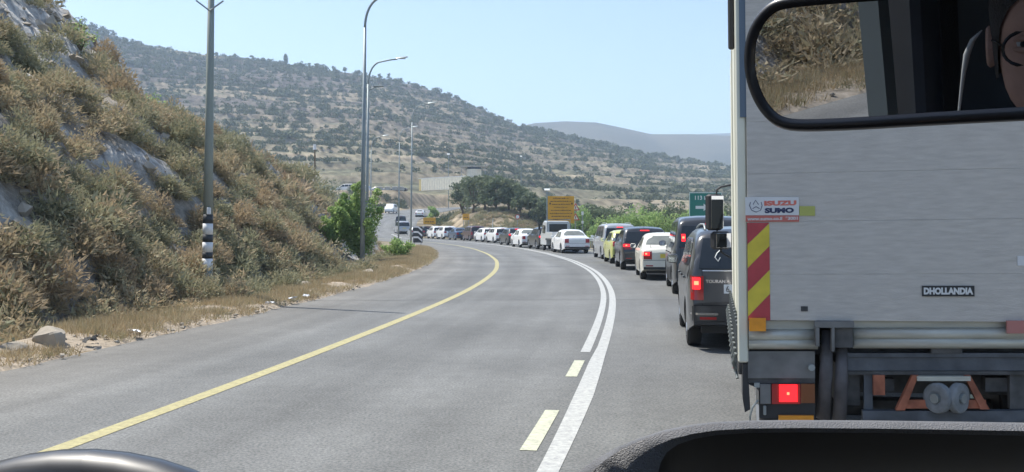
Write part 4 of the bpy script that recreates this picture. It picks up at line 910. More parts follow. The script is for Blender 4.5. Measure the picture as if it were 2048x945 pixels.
    if rails:
        for s in (-1,1):
            pts=[(s*(b.hw(y,b.zt(y))+.02),y,b.zt(y)+(.055 if 0<i<6 else .0)) for i,y in enumerate(np.linspace(.55,2.9,7))]; mb=MB(); mb.tube(pts,.016,6); mb.build('roof_rail',M_steel,e,True)
    mb=MB(); ya=.75 if kind!='sedan' else 1.7; mb.tube([(0,ya,b.zt(ya)),(0,ya-.12,b.zt(ya)+.17)],.006,5); mb.build('aerial',M_plast,e)
    if extra: extra(e,b)
    return e
def place(u,D,rzoff=0):
    """where a tail centred on photo column u stands, and its heading along the lane"""
    return ((u-CX)/F*D, D, float(roadz(D)))
def hd(D,o=0): return -heading(D+2.5)+math.radians(o)
def mpv_extra(e,b):
    t=text('lettering','TOURAN',.06,M_chrome,e,(-.53,-.0,.0),width=.26,bold=.002); yy=b.rear_y(-.53,.95); t.location=(-.53,yy-.014,.95); 
    t=text('lettering','6',.1,M_blktxt,e,(-.37,b.rear_y(-.37,.85)-.02,.85),height=.085)
    rpatch(b,-.86,-.5,.50,.53,.04,4,1).build('bumper_trim',M_chrome,e)
    mb=MB(); P=[]
    for k,(x,z) in enumerate(((-.52,1.40),(-.47,1.44),(-.45,1.38),(-.50,1.33),(-.53,1.27),(-.49,1.22),(-.46,1.27))): P.append((x,b.rear_y(x,z)-.016,z))
    mb.tube(P,.007,5); mb.build('window_sticker',M_whttxt,e)
    mb=MB(); mb.grid([[(x,b.rear_y(x,z)-.012,z) for x in np.linspace(-.7,.7,9)] for z in (1.085,1.10)]); mb.build('chrome_strip',M_chrome,e)
Q=[]
def q(*a,**k): Q.append((a,k))
car('minivan','mpv',(3.26,13.35,0),-math.atan(.13),P_grey,'dark grey minivan with a lit brake lamp, just ahead of the box truck','minivan',brake=True,rails=True,plate=M_plate_w,extra=mpv_extra)
car('passenger_van','van',(4.83,24.0,0),-math.atan(.11),P_char,'tall charcoal passenger van in front of the dark grey minivan','van',brake=True)
car('sedan','sedan',(4.86,31.0,0),-math.atan(.075),P_cream,'cream white sedan with red tail lamps between the charcoal van and the dark SUV','car',brake=True,glass=M_shade)
car('suv','suv',(5.08,38.0,0),-math.atan(.03),P_black,'dark SUV with brake lamps lit, behind the lime yellow car','car',brake=True)
car('hatchback','hatch',(5.25,44.3,0),math.atan(.01),P_yel,'lime yellow hatchback squeezed between the dark SUV and the silver van','car')
car('passenger_van','van',(5.45,50.2,0),math.atan(.04),P_silver,'silver van with dark rear window and roof rails','van',rails=True,brake3=True,plate=M_plate_y,scale=.93)
car('sedan','sedan',(3.98,61.0,0),math.atan(.15),P_white,'white sedan with pale rear window, right of the yellow board','car',glass=M_shade,plate=M_plate_w)
car('suv','suv',(2.75,71.5,0),math.atan(.20),P_char,'dark hatchback with red lamps half hidden by the pale pickup truck','car',brake=True,far=True,scale=.97)
car('sedan','sedan',(1.55,77.5,0),math.atan(.21),P_white,'white sedan with raised boot lid, left of the dark car','car',far=True,glass=M_shade)
car('hatchback','hatch',(.52,87,0),math.atan(.25),P_char,'dark grey hatchback with bright red brake lamp between two white cars','car',brake=True,far=True)
car('estate_car','estate',(-.78,97.5,0),math.atan(.27),P_white,'white estate car, nearer of the overlapping white pair','car',far=True)
car('estate_car','estate',(-2.15,104,0),math.atan(.30),P_white,'white estate car, farther of the overlapping white pair','car',far=True,scale=.97)
car('minivan','mpv',(-3.72,111.5,0),math.atan(.31),P_maroon,'dark maroon minivan in the far part of the queue','minivan',far=True)
car('sedan','sedan',(-5.75,117.5,0),math.atan(.32),P_blue,'dark blue sedan between the maroon minivan and the white SUV','car',far=True,brake=False)
car('suv','suv',(-7.6,124,0),math.atan(.33),P_white,'white SUV with dark rear window left of the dark blue sedan','car',far=True)
car('suv','suv',(-9.4,130.5,0),math.atan(.32),P_white,'white SUV, second of the two, farther along the bend','car',far=True,scale=.98)
car('suv','suv',(-11.4,137,0),math.atan(.3),P_char,'dark SUV with pale roof at the left end of the visible queue','car',far=True)
car('hatchback','hatch',(-13.6,143.5,0),math.atan(.28),P_silver,'small silver hatchback behind the chevron board','car',far=True)
car('van','van',(-16.2,150.5,roadz(150.5)),math.atan(.26),P_silver,'silver van beyond the chevron board','van',far=True)
car('sedan','sedan',(-17.0,158,roadz(158)),math.atan(.2),P_maroon,'dark red car at the foot of the climbing road','car',far=True)
car('van','van',(-18.9,170,roadz(170)),math.atan(.1),P_char,'dark van on the climbing road between the lamp columns','van',far=True)
car('sedan','sedan',(-18.2,196,roadz(196)),-math.atan(.05),P_white,'white car on the climbing road right of the lamp column','car',far=True)
car('van','van',(-25.3,214,roadz(214)),math.pi-math.atan(.1),P_white,'white van coming down the climbing road','van',far=True,group='vehicles coming down the hill')
for i,(u,D,kd,lab) in enumerate(((741,262,'suv','white car parked on the terrace right of the lamp columns'),(770,266,'sedan','pale car parked at the middle of the terrace'),(712,258,'van','white van parked at the left end of the terrace'),(814,262,'sedan','car parked left of the cream container'))):
    x=(u-CX)/F*D; car('parked_car',kd,(x,D,10.55),math.radians(80),(P_white,P_silver,P_white,P_char)[i],lab,'car',far=True,group='cars parked on the terrace')
# pale pickup truck with a flat bed
def pickup(loc,rz):
    e=empty('pickup_truck',loc,rz,'pale grey pickup truck with upright cab behind the white sedan','truck','vehicles queuing in the right lane')
    mb=MB(); P=[]
    for y,w,z0,z1 in ((2.4,.80,.45,1.98),(2.45,.84,.4,2.02),(3.4,.86,.4,2.05),(3.75,.84,.4,1.98),(4.25,.86,.4,1.25),(4.4,.82,.4,.8)):
        P.append([(-w,y,z0),(-w,y,min(1.1,z1)),(-w*.94,y,z1-.08),(-w*.86,y,z1),(w*.86,y,z1),(w*.94,y,z1-.08),(w,y,min(1.1,z1)),(w,y,z0)])
    mb.grid(P,closed=True); mb.add(P[0],[tuple(range(8))]); mb.add(P[-1],[tuple(range(7,-1,-1))]); sharp(mb.build('cab',P_pale,e),30)
    mb=MB(); mb.box(-.62,.62,2.38,2.395,1.3,1.82,.01); mb.build('rear_window',M_glass,e)
    for s in (-1,1):
        mb=MB(); mb.box(min(s*.87,s*.855),max(s*.87,s*.855),2.7,3.6,1.2,1.75,.006); mb.build('side_window',M_glass,e)
        mb=MB(); mb.box(min(s*.9,s*.86),max(s*.9,s*.86),.05,2.3,.85,1.28,.01); mb.build('bed_side',P_pale,e)
        mb=MB(); mb.box(min(s*.88,s*.62),max(s*.88,s*.62),-.03,0,.72,.84,.008); mb.build('tail_lamp',M_tail,e)
        mb=MB(); mb.tube([(s*.9,3.6,1.5),(s*1.1,3.6,1.55)],.015,5); mb.box(s*1.08-.07,s*1.08+.07,3.55,3.6,1.4,1.7,.02); mb.build('door_mirror',M_plast,e)
        wheel(e,s*.72,.8,.33,.2,s); wheel(e,s*.72,3.7,.33,.2,s)
    mb=MB(); mb.box(-.86,.86,.0,.045,.86,1.28,.01); mb.build('tailgate',P_pale,e)
    mb=MB(); mb.box(-.9,.9,.0,2.35,.74,.85); mb.box(-.4,.4,.1,4.2,.45,.73); mb.build('chassis',M_plast,e)
    mb=MB(); mb.tube([(-.8,2.25,.85),(-.8,2.25,2.12),(.8,2.25,2.12),(.8,2.25,.85)],.03,6); mb.build('roll_bar',M_steel,e)
    mb=MB(); mb.box(-.26,.26,-.02,0,.55,.67); mb.build('number_plate',M_plate_y,e)
pickup((3.55,65.8,0),math.atan(.17))

# ------------------------------------------------------------------ the box truck
TX,TY,TH=1.40,6.0,math.atan(.205)
truck=empty('box_truck',(TX,TY,0),-TH,'large box truck with grey aluminium tail lift right ahead, cream side panels','truck','vehicles queuing in the right lane'); truck.rotation_euler=(0,math.radians(-.7),-TH)
cT,sT=math.cos(TH),math.sin(TH)
def TP(u,v,dy=0):
    """(local x, z) on the tail plane under photo pixel (u,v)"""
    k=(u-CX)/F; lx=(k*(TY+dy*cT)-TX-dy*sT)/(cT+k*sT); D=TY-lx*sT+dy*cT
    return lx,EYE-(v-HY)/F*D-lx*math.sin(math.radians(.7))
M_alu=mat('ribbed_grey_aluminium',(.50,.47,.43),.6,.05,var=.10,vscale=22,bump=.25,bscale=120,stretch=(.35,1,2.2))
def brushed(m):
    nt=m.node_tree; b=nt.nodes['Principled BSDF']; tc=nn(nt,'ShaderNodeTexCoord'); mp=nn(nt,'ShaderNodeMapping'); mp.inputs['Scale'].default_value=(60,1,3); nt.links.new(tc.outputs['Object'],mp.inputs[0])
    n=nn(nt,'ShaderNodeTexNoise'); n.inputs['Scale'].default_value=3; n.inputs['Detail'].default_value=4; nt.links.new(mp.outputs[0],n.inputs['Vector']); r=nn(nt,'ShaderNodeMapRange'); r.inputs[3].default_value=.38; r.inputs[4].default_value=.62; nt.links.new(n.outputs[0],r.inputs[0]); nt.links.new(r.outputs[0],b.inputs['Roughness'])
brushed(M_alu)
M_creamt=mat('cream_box_side',(.66,.66,.56),.5,var=.08,vscale=1.5,bump=.05,bscale=10); M_rail=mat('pale_aluminium_rail',(.46,.46,.41),.45,.3,var=.15,vscale=4,stretch=(1,1,6)); M_bluebeam=mat('blue_grey_beam_paint',(.085,.095,.11),.65,var=.35,vscale=8,bump=.2,bscale=40)
M_dirty=mat('dusty_dark_metal',(.085,.085,.085),.8,.05,var=.5,vscale=9,bump=.3,bscale=30); M_grim=mat('dusty_grey_plastic',(.17,.17,.165),.8,var=.25,vscale=8); M_orange=mat('faded_orange_paint',(.33,.115,.065),.8,var=.4,vscale=12,bump=.2,bscale=40)
M_red=mat('dull_red_reflective',(.42,.05,.06),.5,var=.12,vscale=14); M_ylr=mat('dull_yellow_reflective',(.62,.50,.05),.5,var=.10,vscale=14); M_stick=mat('white_sticker',(.62,.63,.64),.5,var=.05,vscale=10); M_pink=mat('faded_red_reflector',(.42,.17,.15),.4); M_olst=mat('yellow_green_sticker',(.40,.42,.11),.5)
M_textred=mat('faded_red_print',(.62,.16,.12),.5); M_textnavy=mat('navy_print',(.02,.03,.09),.5); M_stripred=mat('faded_red_strip',(.50,.14,.11),.5)
def tq(name,m,parent,pts,y0,y1,label=None,bev=0):
    mb=MB(); p=[TP(u,v) for u,v in pts]; mb.prism(p,y0,y1); o=mb.build(name,m,parent)
    if label:o['label']=label
    return o
BW=2.35; BL=4.3; Zfl=.93; ZT=3.30
# box: side wall, far side, roof, front
mb=MB(); mb.box(0.0,.04,.06,BL,Zfl-.02,ZT,.004); mb.build('side_wall',M_creamt,truck)
mb=MB(); mb.box(BW-.04,BW,.06,BL,Zfl-.02,ZT,.004); mb.build('side_wall',M_creamt,truck)
mb=MB(); mb.box(.002,BW-.002,.06,BL+.02,ZT+.001,ZT+.05,.01); mb.build('roof',M_creamt,truck)
mb=MB(); mb.box(.041,BW-.041,BL-.04,BL-.002,Zfl,ZT-.002); mb.build('front_wall',M_creamt,truck)
mb=MB(); mb.box(.041,BW-.041,.10,BL-.05,Zfl-.01,Zfl+.05); mb.build('floor',M_dirty,truck)
for yy in (1.45,2.9): mb=MB(); mb.box(-.012,-.001,yy-.03,yy+.03,Zfl,ZT-.05,.003); mb.build('side_rib',M_creamt,truck)
# corner post, pale, with a joint and a blue reflection strip above
mb=MB(); mb.box(-.03,.030,-.02,.07,Zfl-.05,ZT+.05,.008); mb.build('corner_post',M_creamt,truck)
mb=MB(); mb.box(BW-.03,BW+.03,-.02,.07,Zfl-.05,ZT+.05,.008); mb.build('corner_post',M_creamt,truck)
M_bluerefl=mat('painted_blue_reflection',(.10,.14,.19),.5); tq('reflection_strip',M_bluerefl,truck,((1489,-60),(1504,-60),(1503,236),(1489,236)),-.034,-.021)  # bluish reflection on the post, painted as a coloured strip
mb=MB(); mb.tube([(-.048,.12,ZT-.02),(-.048,.12,2.79)],.020,8); mb.box(-.066,-.030,.10,.14,2.78,ZT-.02,.008); mb.build('lamp_bar',M_plast,truck)
# tail lift platform built of long planks
x0=.032; x1=BW-.03
zl=[TP(1700,v)[1] for v in (641,548,442,345,240,128,20,-100,-230)]
for i in range(len(zl)-1):
    mb=MB(); step=.0015 if i>=2 else .0
    mb.box(x0,x1,-.045+step,-.012+step,zl[i]+.0003,zl[i+1]-.0003,.001); mb.build('plank',M_alu,truck)
mb=MB(); mb.box(x0,x1,-.0118,.025,zl[0]+.01,zl[-1]-.01); mb.build('platform_core',M_alu,truck)
for k in range(12):   # fine ribs of the lowest two planks
    pass
yf=-.047
# red and yellow chevron strip
L_,R_=1501,1545
ed=[(445,-1),(452,0)]
ys_l=[446,492,540,585,640]; 
# stripe corners: (left y, right y) of each edge
E=[(446,446),(489,449),(537,492),(583,540),(630,588),(641,634)]
cols=['r','y','r','y','r']
def band(a,b,c,d,m,lab): tq('reflective_stripe',m,truck,((L_,a),(R_,b),(R_,d),(L_,c)),yf-.002,yf,lab)
band(446,446,489,446.5,M_red,'dull red stripe'); band(489.5,447.5,536,492,M_ylr,'dull yellow stripe'); band(536.5,492.5,583,539,M_red,'dull red stripe'); band(583.5,539.5,632,587,M_ylr,'dull yellow stripe'); band(632.5,587.5,640,640,M_red,'dull red stripe')
def tbox(name,m,u0,v0,u1,v1,y0,y1,parent=truck,label=None): return tq(name,m,parent,((u0,v0),(u1,v0),(u1,v1),(u0,v1)),y0,y1,label)
st=tbox('sticker',M_stick,1497.5,395,1604,431,yf-.0035,yf-.0005,label='white sticker with red and dark blue lettering'); tbox('sticker',M_stripred,1498,431.5,1604,444,yf-.0035,yf-.0005,label='faded red strip with a pale web address'); tbox('sticker',M_olst,1605,413,1636,432,yf-.0025,yf-.0005,label='yellow green rectangle')
def ttext(s,u,v,wpx,hpx,m,bold=0,shear=0,dy=-.0045):
    x,z=TP(u,v); xa,_=TP(u-wpx/2,v); xb,_=TP(u+wpx/2,v); _,za=TP(u,v-hpx/2); _,zb=TP(u,v+hpx/2)
    return text('lettering',s,.1,m,truck,(x,yf+dy,z),width=xb-xa,height=za-zb,bold=bold,depth=.0006)
ttext('ISUZU',1567,407,64,10,M_textred,.006); ttext('SUMO',1565,421.5,58,10.5,M_textnavy,.006); ttext('www.sumo.co.il  *3001',1551,437.5,100,7,M_stick,.003)
def seg(pts,r,m,name):
    P=[]; 
    for u,v in pts: x,z=TP(u,v); P.append((x,yf-.0045,z))
    mb=MB(); mb.tube(P,r,5); return mb.build(name,m,truck)
seg([(1508,405),(1506,412),(1510,421),(1519,425),(1528,421),(1531,412),(1529,405)],.002,M_textnavy,'emblem'); seg([(1513,410),(1518,401),(1524,410)],.002,M_textnavy,'emblem'); seg([(1512,418),(1519,414),(1526,418)],.002,M_textnavy,'emblem')
pl=tbox('maker_plate',M_plast,1847,571,1951,592,yf-.006,yf-.0005); M_alutext=mat('plate_lettering',(.62,.64,.65),.4,.3); ttext('DHOLLANDIA',1899,581.5,98,14,M_alutext,.006,dy=-.0072)
tbox('sticker',M_stick,2037,512,2060,531,yf-.003,yf-.0005,label='small pale square sticker'); tbox('vent_mark',M_dirty,1606,612,1620,622,yf-.002,yf-.0003)
tbox('side_reflector',M_amber,1503,635,1536,661,-.065,-.046); tbox('red_reflector',M_pink,2013,640,2060,665,-.075,-.05)
# rounded rails under the platform
def rail(u0,u1,v,r,m,name='rail',y=.0):
    a=TP(u0,v); b=TP(u1,v); mb=MB(); mb.tube([(a[0],y,a[1]),(b[0],y,b[1])],r,14); return mb.build(name,m,truck,True)
tbox('sill',M_grim if False else M_rail,1502,642,1640,668,.0,.05); tbox('sill',M_rail,1711,642,2200,665,.0,.05)
rail(1502,1640,671,.036,M_rail); rail(1502,1640,688,.034,M_rail); rail(1711,2200,668,.036,M_rail); rail(1711,2200,686,.034,M_rail)
for k in range(2):
    pass
tbox('skirt_panel',M_grim,1500,703,1634,757,-.01,.04); mb=MB(); x,z=TP(1627,735); mb.tube([(x,-.03,z),(x,.0,z)],.02,10); mb.build('bolt',M_steel,truck)
# bracket and the two lift arms
tbox('bracket',M_grim,1632,641,1710,653,-.09,-.05); tbox('bracket',M_grim,1634,653.5,1641,690,-.09,-.01); tbox('bracket',M_grim,1665,653.5,1671,700,-.09,-.01); tbox('bracket',M_dirty,1672,655,1709,694,-.05,-.0)
for (a,b,w0,w1) in (((1661,662),(1652,840),10,13),((1690,685),(1684,850),12,15)):
    p0=TP(*a); p1=TP(*b); mb=MB(); r=.034; mb.tube([(p0[0],.03,p0[1]),(p0[0]*.5+p1[0]*.5,.0,(p0[1]+p1[1])/2),(p1[0],.05,p1[1])],[r*.9,r*1.15,r*1.2],12); mb.build('lift_arm',mat('dusty_lift_arm',(.10,.095,.10),.7,.2,var=.35,vscale=10,bump=.3,bscale=50),truck,True)
tbox('lift_beam',M_bluebeam,1692,708,2210,716,.02,.12); tbox('lift_beam',M_bluebeam,1692,717,2210,744,.035,.13); tbox('lift_beam',M_dirty,1692,745,2210,752,.03,.12)
tbox('hanging_bracket',M_dirty,1868,696,1930,707,.0,.05)
# orange trailer frame and rollers
tbox('orange_frame',M_orange,1853,800,1800,822,.01,.05) if False else None
tq('frame_leg',M_orange,truck,((1830,752),(1842,752),(1814,822),(1796,822)),.0,.05); tq('frame_leg',M_orange,truck,((1934,752),(1946,752),(1984,820),(1966,820)),.0,.05)
tbox('frame_bar',M_orange,1815,802,1978,819,.012,.045); tbox('frame_bar',M_rail,1838,753,1945,762,-.02,.03); tbox('orange_clamp',M_orange,1752,752,1775,792,.01,.06)
for u in (1879,1920):
    x,z=TP(u,796); h=empty('roller',(x,-.02,z)); h.parent=truck; h.rotation_euler=(0,0,math.radians(42 if u<1900 else -42)); r=.088; mb=MB(); P=[]
    for xx,rr in ((-.018,.3),(-.026,.5),(-.026,.8),(-.022,.95),(-.014,1),(.014,1),(.022,.95),(.026,.8),(.026,.5),(.018,.3)): P.append([(xx,math.cos(a*math.pi/12)*rr*r,math.sin(a*math.pi/12)*rr*r) for a in range(24)])
    mb.grid(P,closed=True); mb.build('roller_wheel',mat('grey_roller_rubber',(.20,.215,.225),.7,var=.2,vscale=20),h); mb=MB(); mb.tube([(-.036,0,0),(.036,0,0)],r*.32,12); mb.build('axle',M_steel,h)
tbox('underrun_bar',M_bluebeam,1730,824,2210,846,.01,.07); tbox('underrun_post',M_bluebeam,1735,752,1752,823,.05,.1); tbox('underrun_post',M_dirty,2030,752,2060,823,.05,.1)
tbox('cross_member',M_dirty,1985,762,2200,790,.1,.2); tbox('cross_member',M_dirty,1776,765,1800,790,.12,.2)
# tail lamp cluster
tbox('lamp_bracket',M_dirty,1500,757,1634,767,.0,.05)
lc=tbox('tail_lamp',M_plast,1522,767,1634,838,.0,.06,label='lamp cluster with a lit red lamp')
tbox('lamp_housing',M_grim,1524,769,1545,808,-.014,-.002,lc); tbox('red_lens',M_tail,1547,768,1604,808,-.022,-.002,lc); tbox('lit_lamp',M_brake,1562,769,1598,803,-.030,-.0225,lc); tbox('bulb',M_brkcore,1577,784,1582,789,-.034,-.0305,lc); tbox('amber_lens',mat('dark_amber_glass',(.20,.07,.025),.3),1605,768,1633,806,-.022,-.002,lc)
for o in list(lc.children): pass
tbox('yellow_plate',M_amber,1560,831,1630,856,-.03,-.002); x,z=TP(1533,820); mb=MB(); mb.box(x-.01,x+.008,-.03,-.002,z-.03,z+.025,.004); mb.build('clip',M_steel,truck)
mb=MB(); P=[TP(u,v) for u,v in ((1520,800),(1508,815),(1503,832),(1504,860))]; mb.tube([(a,-.02,b) for a,b in P],.007,6); mb.build('cable',M_steel,truck)
tq('mud_flap',M_plast,truck,((1490,728),(1500,728),(1504,820),(1493,826),(1489,800)),.0,.3)
tbox('bracket_hook',M_steel,1512,766,1523,775,-.02,-.0)
# chassis, wheels, cab
mb=MB(); mb.box(.55,.68,.1,5.7,.62,.86); mb.box(BW-.68,BW-.55,.1,5.7,.62,.86); 
for yy in (.4,1.4,2.4,3.4,4.4,5.4): mb.box(.69,BW-.69,yy,yy+.1,.65,.8)
mb.build('chassis_frame',M_dirty,truck)
for xx,s in ((.25,-1),(BW-.25,1),(.52,-1),(BW-.52,1)): wheel(truck,xx,1.35,.40,.24,s)
for xx,s in ((.25,-1),(BW-.25,1)): wheel(truck,xx,5.0,.40,.24,s)
mb=MB(); mb.tube([(.3,1.35,.4),(BW-.3,1.35,.4)],.07,8); mb.build('axle',M_dirty,truck)
mb=MB(); P=[]
for yy,w,z0_,z1_ in ((4.42,.95,.55,2.2),(4.46,1.0,.5,2.25),(5.55,1.0,.5,2.25),(5.95,.98,.5,1.5),(6.05,.95,.5,1.3)):
    c=BW/2; P.append([(c-w,yy,z0_),(c-w,yy,1.3),(c-w*.93,yy,z1_-.1),(c-w*.85,yy,z1_),(c+w*.85,yy,z1_),(c+w*.93,yy,z1_-.1),(c+w,yy,1.3),(c+w,yy,z0_)])
mb.grid(P,closed=True); mb.add(P[0],[tuple(range(8))]); mb.add(P[-1],[tuple(range(7,-1,-1))]); sharp(mb.build('cab',P_white,truck),30)
mb=MB(); mb.box(.165,.18,4.65,5.4,1.35,2.0,.004); mb.build('side_window',M_glass,truck)
# straps and buckles that close the load along the lower edge of the side
M_strap=mat('dark_strap_webbing',(.04,.05,.055),.7)
for k in range(14):
    yy=.22+k*.30; mb=MB(); mb.box(-.035,-.012,yy-.035,yy+.035,Zfl-.13,Zfl+.16-.003*k,.006); s_=mb.build('strap',M_strap,truck); mb=MB(); mb.tube([(-.04,yy-.03,Zfl-.02),(-.06,yy,Zfl-.08),(-.04,yy+.03,Zfl-.14),(-.03,yy,Zfl-.18)],.011,6); mb.build('buckle',M_steel,s_)
mb=MB(); mb.box(-.03,.03,.1,BL,Zfl-.14,Zfl-.025,.008); mb.build('side_rail',M_dirty,truck)
mb=MB(); mb.box(-.05,-.03,.9,.96,Zfl-.22,Zfl-.16,.006); mb.build('side_marker_lamp',M_tail,truck)
# side mirrors on their arm
def local(u,v,D):
    p=px(u,v,D)-Vector((TX,TY,0)); return Vector((p.x*cT-p.y*sT, p.x*sT+p.y*cT, p.z))
Dm=11.35; TILT=1
def mirror_part(name,u0,v0,u1,v1,tilt=0):
    a=local(u0,v0,Dm); b=local(u1,v1,Dm); c=(a+b)/2; w=abs(b.x-a.x)/2; h=abs(a.z-b.z)/2
    e=empty(name,c,math.radians(8)); e.parent=truck; e.rotation_euler=(math.radians(TILT),0,math.radians(38))
    mb=MB(); mb.box(-w,w,-.02,.09,-h,h,.025); sharp(mb.build('housing',M_plast,e),40)
    mb=MB(); mb.box(-w+.018,w-.018,-.0235,-.0205,-h+.022,h-.022,.001); mb.build('mirror_glass',M_mir,e)
mirror_part('door_mirror',1418,388,1455,461); mirror_part('wide_angle_mirror',1427,463,1470,499)
mb=MB(); mb.tube([local(1500,366,Dm),local(1462,371,Dm),local(1446,374,Dm),local(1438,380,Dm),local(1437,392,Dm),local(1437,455,Dm+.12),local(1440,480,Dm+.12),local(1446,505,Dm),local(1465,516,Dm),local(1500,520,Dm)],.012,8); mb.build('mirror_arm',M_plast,truck,True)

# ------------------------------------------------------------------ the car the picture is taken from
CH=math.radians(10); own=empty('passenger_car',(0,0,0),-CH,'car interior in the foreground: dark dashboard hood, steering wheel rim and rear view mirror','car')
cC,sC=math.cos(CH),math.sin(CH)
def tl(p):
    """world point to the car's own axes"""
    p=Vector(p); return Vector((p.x*cC-p.y*sC, p.x*sC+p.y*cC, p.z))
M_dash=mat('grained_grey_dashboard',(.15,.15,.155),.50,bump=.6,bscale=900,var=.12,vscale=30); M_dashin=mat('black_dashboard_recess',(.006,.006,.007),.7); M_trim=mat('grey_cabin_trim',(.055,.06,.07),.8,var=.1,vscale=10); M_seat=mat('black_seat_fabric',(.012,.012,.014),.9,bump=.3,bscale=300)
M_pipe=mat('pale_seat_piping',(.45,.46,.45),.7); M_headl=mat('grey_headliner',(.20,.20,.19),.9); M_bodyp=paint('own_car_paint',(.35,.36,.37)); M_satin=mat('satin_black_plastic',(.020,.023,.030),.42,coat=.3)
# dashboard hood: an arched shell open towards the seats
outer=[(1060,1060),(1120,975),(1160,942),(1195,918),(1235,896),(1280,878),(1330,862),(1380,852),(1430,846),(1500,843),(1600,842),(1750,843),(1900,845),(2100,848),(2400,853),(2700,870)]
inner=[(1300,1200),(1320,1100),(1326,1030),(1328,975),(1334,930),(1342,908),(1360,893),(1390,882),(1430,874),(1500,869),(1600,868),(1750,869),(1900,872),(2100,876),(2390,884),(2640,905)]
Dh=.66
def ring(pts,D,dz=0,sc=1): return [tl(px(u,v,D))+Vector((0,0,dz)) for u,v in pts]
mid=[(a[0]*.5+b[0]*.5,a[1]*.5+b[1]*.5) for a,b in zip(outer,inner)]
o0=ring(outer,Dh); 
def shift(r,dy,dz=0,dx=0): return [p+Vector((dx,dy,dz)) for p in r]
i0=ring(inner,Dh)
rows=[shift(i0,.22,-.105),shift(i0,.02),shift([a.lerp(b,.12) for a,b in zip(i0,o0)],-.002),shift([a.lerp(b,.55) for a,b in zip(i0,o0)],-.006),shift([a.lerp(b,.9) for a,b in zip(i0,o0)],.0),shift(o0,.012,-.002),shift(o0,.05,-.016),shift(o0,.30,-.135)]
mb=MB(); mb.grid([[tuple(p) for p in r] for r in rows[2:]]); sharp(mb.build('dashboard_hood',M_dash,own),60)
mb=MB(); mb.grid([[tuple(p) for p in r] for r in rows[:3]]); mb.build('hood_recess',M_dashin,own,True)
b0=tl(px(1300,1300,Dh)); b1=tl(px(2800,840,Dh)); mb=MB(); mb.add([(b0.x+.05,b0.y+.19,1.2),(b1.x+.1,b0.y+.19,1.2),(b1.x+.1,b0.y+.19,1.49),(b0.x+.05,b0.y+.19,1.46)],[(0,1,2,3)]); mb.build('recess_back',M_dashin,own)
mb=MB(); mb.grid([[tuple(tl(px(u,v,Dh))+Vector((0,.02,.0006))) for u,v in ((1185,925),(1215,931),(1260,943),(1300,960))],[tuple(tl(px(u,v+2.5,Dh))+Vector((0,.02,.0006))) for u,v in ((1185,925),(1215,931),(1260,943),(1300,960))]]); 
# dashboard top and front
mb=MB(); P=[]
for y,z in ((.72,1.18),(.70,1.32),(.74,1.375),(.82,1.385),(.90,1.37),(.94,1.30)): P.append([(x,y,z-.03*abs(x-.1)**2) for x in np.linspace(-.72,.92,15)])
mb.grid(P); sharp(mb.build('dashboard',M_dash,own),50)
mb=MB(); mb.box(-.72,.92,.74,.9,.5,1.25,.02); mb.build('dashboard_lower',M_trim,own)
# steering wheel
wc=tl(px(78,920,.47)); Rw=.190; w_e=empty('steering_wheel',(wc.x,wc.y,wc.z-Rw)); w_e.parent=own; w_e.rotation_euler=(math.radians(-14),0,0)
mb=MB(); P=[]
for a in range(64):
    an=a*2*math.pi/64; P.append([((Rw-.015+.0155*math.cos(t*math.pi/7))*math.sin(an),.0155*math.sin(t*math.pi/7),(Rw-.015+.0155*math.cos(t*math.pi/7))*math.cos(an)) for t in range(14)])
P.append(P[0]); mb.grid(P,closed=True); mb.build('rim',M_satin,w_e,True)
mb=MB(); mb.tube([(0,-.02,0),(0,.03,0)],[.065,.075],20); mb.build('hub',M_satin,w_e)
for an in (math.radians(95),math.radians(-95),math.radians(180)): mb=MB(); mb.tube([(.05*math.sin(an),.01,.05*math.cos(an)),(.17*math.sin(an),0,.17*math.cos(an))],[.018,.014],8); mb.build('spoke',M_satin,w_e)
# rear view mirror, aimed over the left shoulder
ML=(1507,1500); Dm=.56
mp0=px(1600,140,Dm)
def dirv(az_back_left,elev): return Vector((-math.sin(az_back_left)*math.cos(elev),-math.cos(az_back_left)*math.cos(elev),math.sin(elev)))
din=(px(1600,140,1)-Vector((0,0,EYE))).normalized(); rout=dirv(math.radians(53),math.radians(-6.2))
nrm=(rout-din).normalized()
ax=Vector((0,0,1)).cross(nrm)*-1; ax.normalize(); ax=-ax if ax.x<0 else ax; upm=nrm.cross(ax); upm=-upm if upm.z<0 else upm
roll=math.radians(MROLL) if 'MROLL' in globals() else 0
mdist=nrm.dot(mp0-Vector((0,0,EYE)))
def onm(u,v):
    d=px(u,v,1)-Vector((0,0,EYE)); t=mdist/nrm.dot(d); return Vector((0,0,EYE))+d*t
# outline of the glass as seen, carried on to the hidden right end
pts=[(1560,18),(1540,30),(1520,55),(1509,85),(1506,120),(1510,155),(1522,190),(1540,218),(1562,236),(1595,242)]
low=[(1700,238),(1850,228),(2000,219),(2150,211),(2300,203)]; hi=[(2300,-75),(2150,-50),(2000,-27),(1850,-6),(1700,5),(1620,11)]
endc=[(2360,190),(2400,150),(2415,90),(2410,20),(2380,-40),(2340,-68)]
outl=pts+low+endc+hi
for _ in range(2): outl=[q_ for i in range(len(outl)) for q_ in ((outl[i][0]*.75+outl[(i+1)%len(outl)][0]*.25,outl[i][1]*.75+outl[(i+1)%len(outl)][1]*.25),(outl[i][0]*.25+outl[(i+1)%len(outl)][0]*.75,outl[i][1]*.25+outl[(i+1)%len(outl)][1]*.75))]
G=[onm(u,v) for u,v in outl]; cen=sum(G,Vector())/len(G)
def grow(P,k,n_): 
    out=[]
    m=len(P)
    for i,p in enumerate(P):
        t=(P[(i+1)%m]-P[i-1]).normalized(); o=t.cross(nrm).normalized(); o=o if o.dot(p-cen)>0 else -o
        out.append(p+o*k+nrm*n_)
    return out
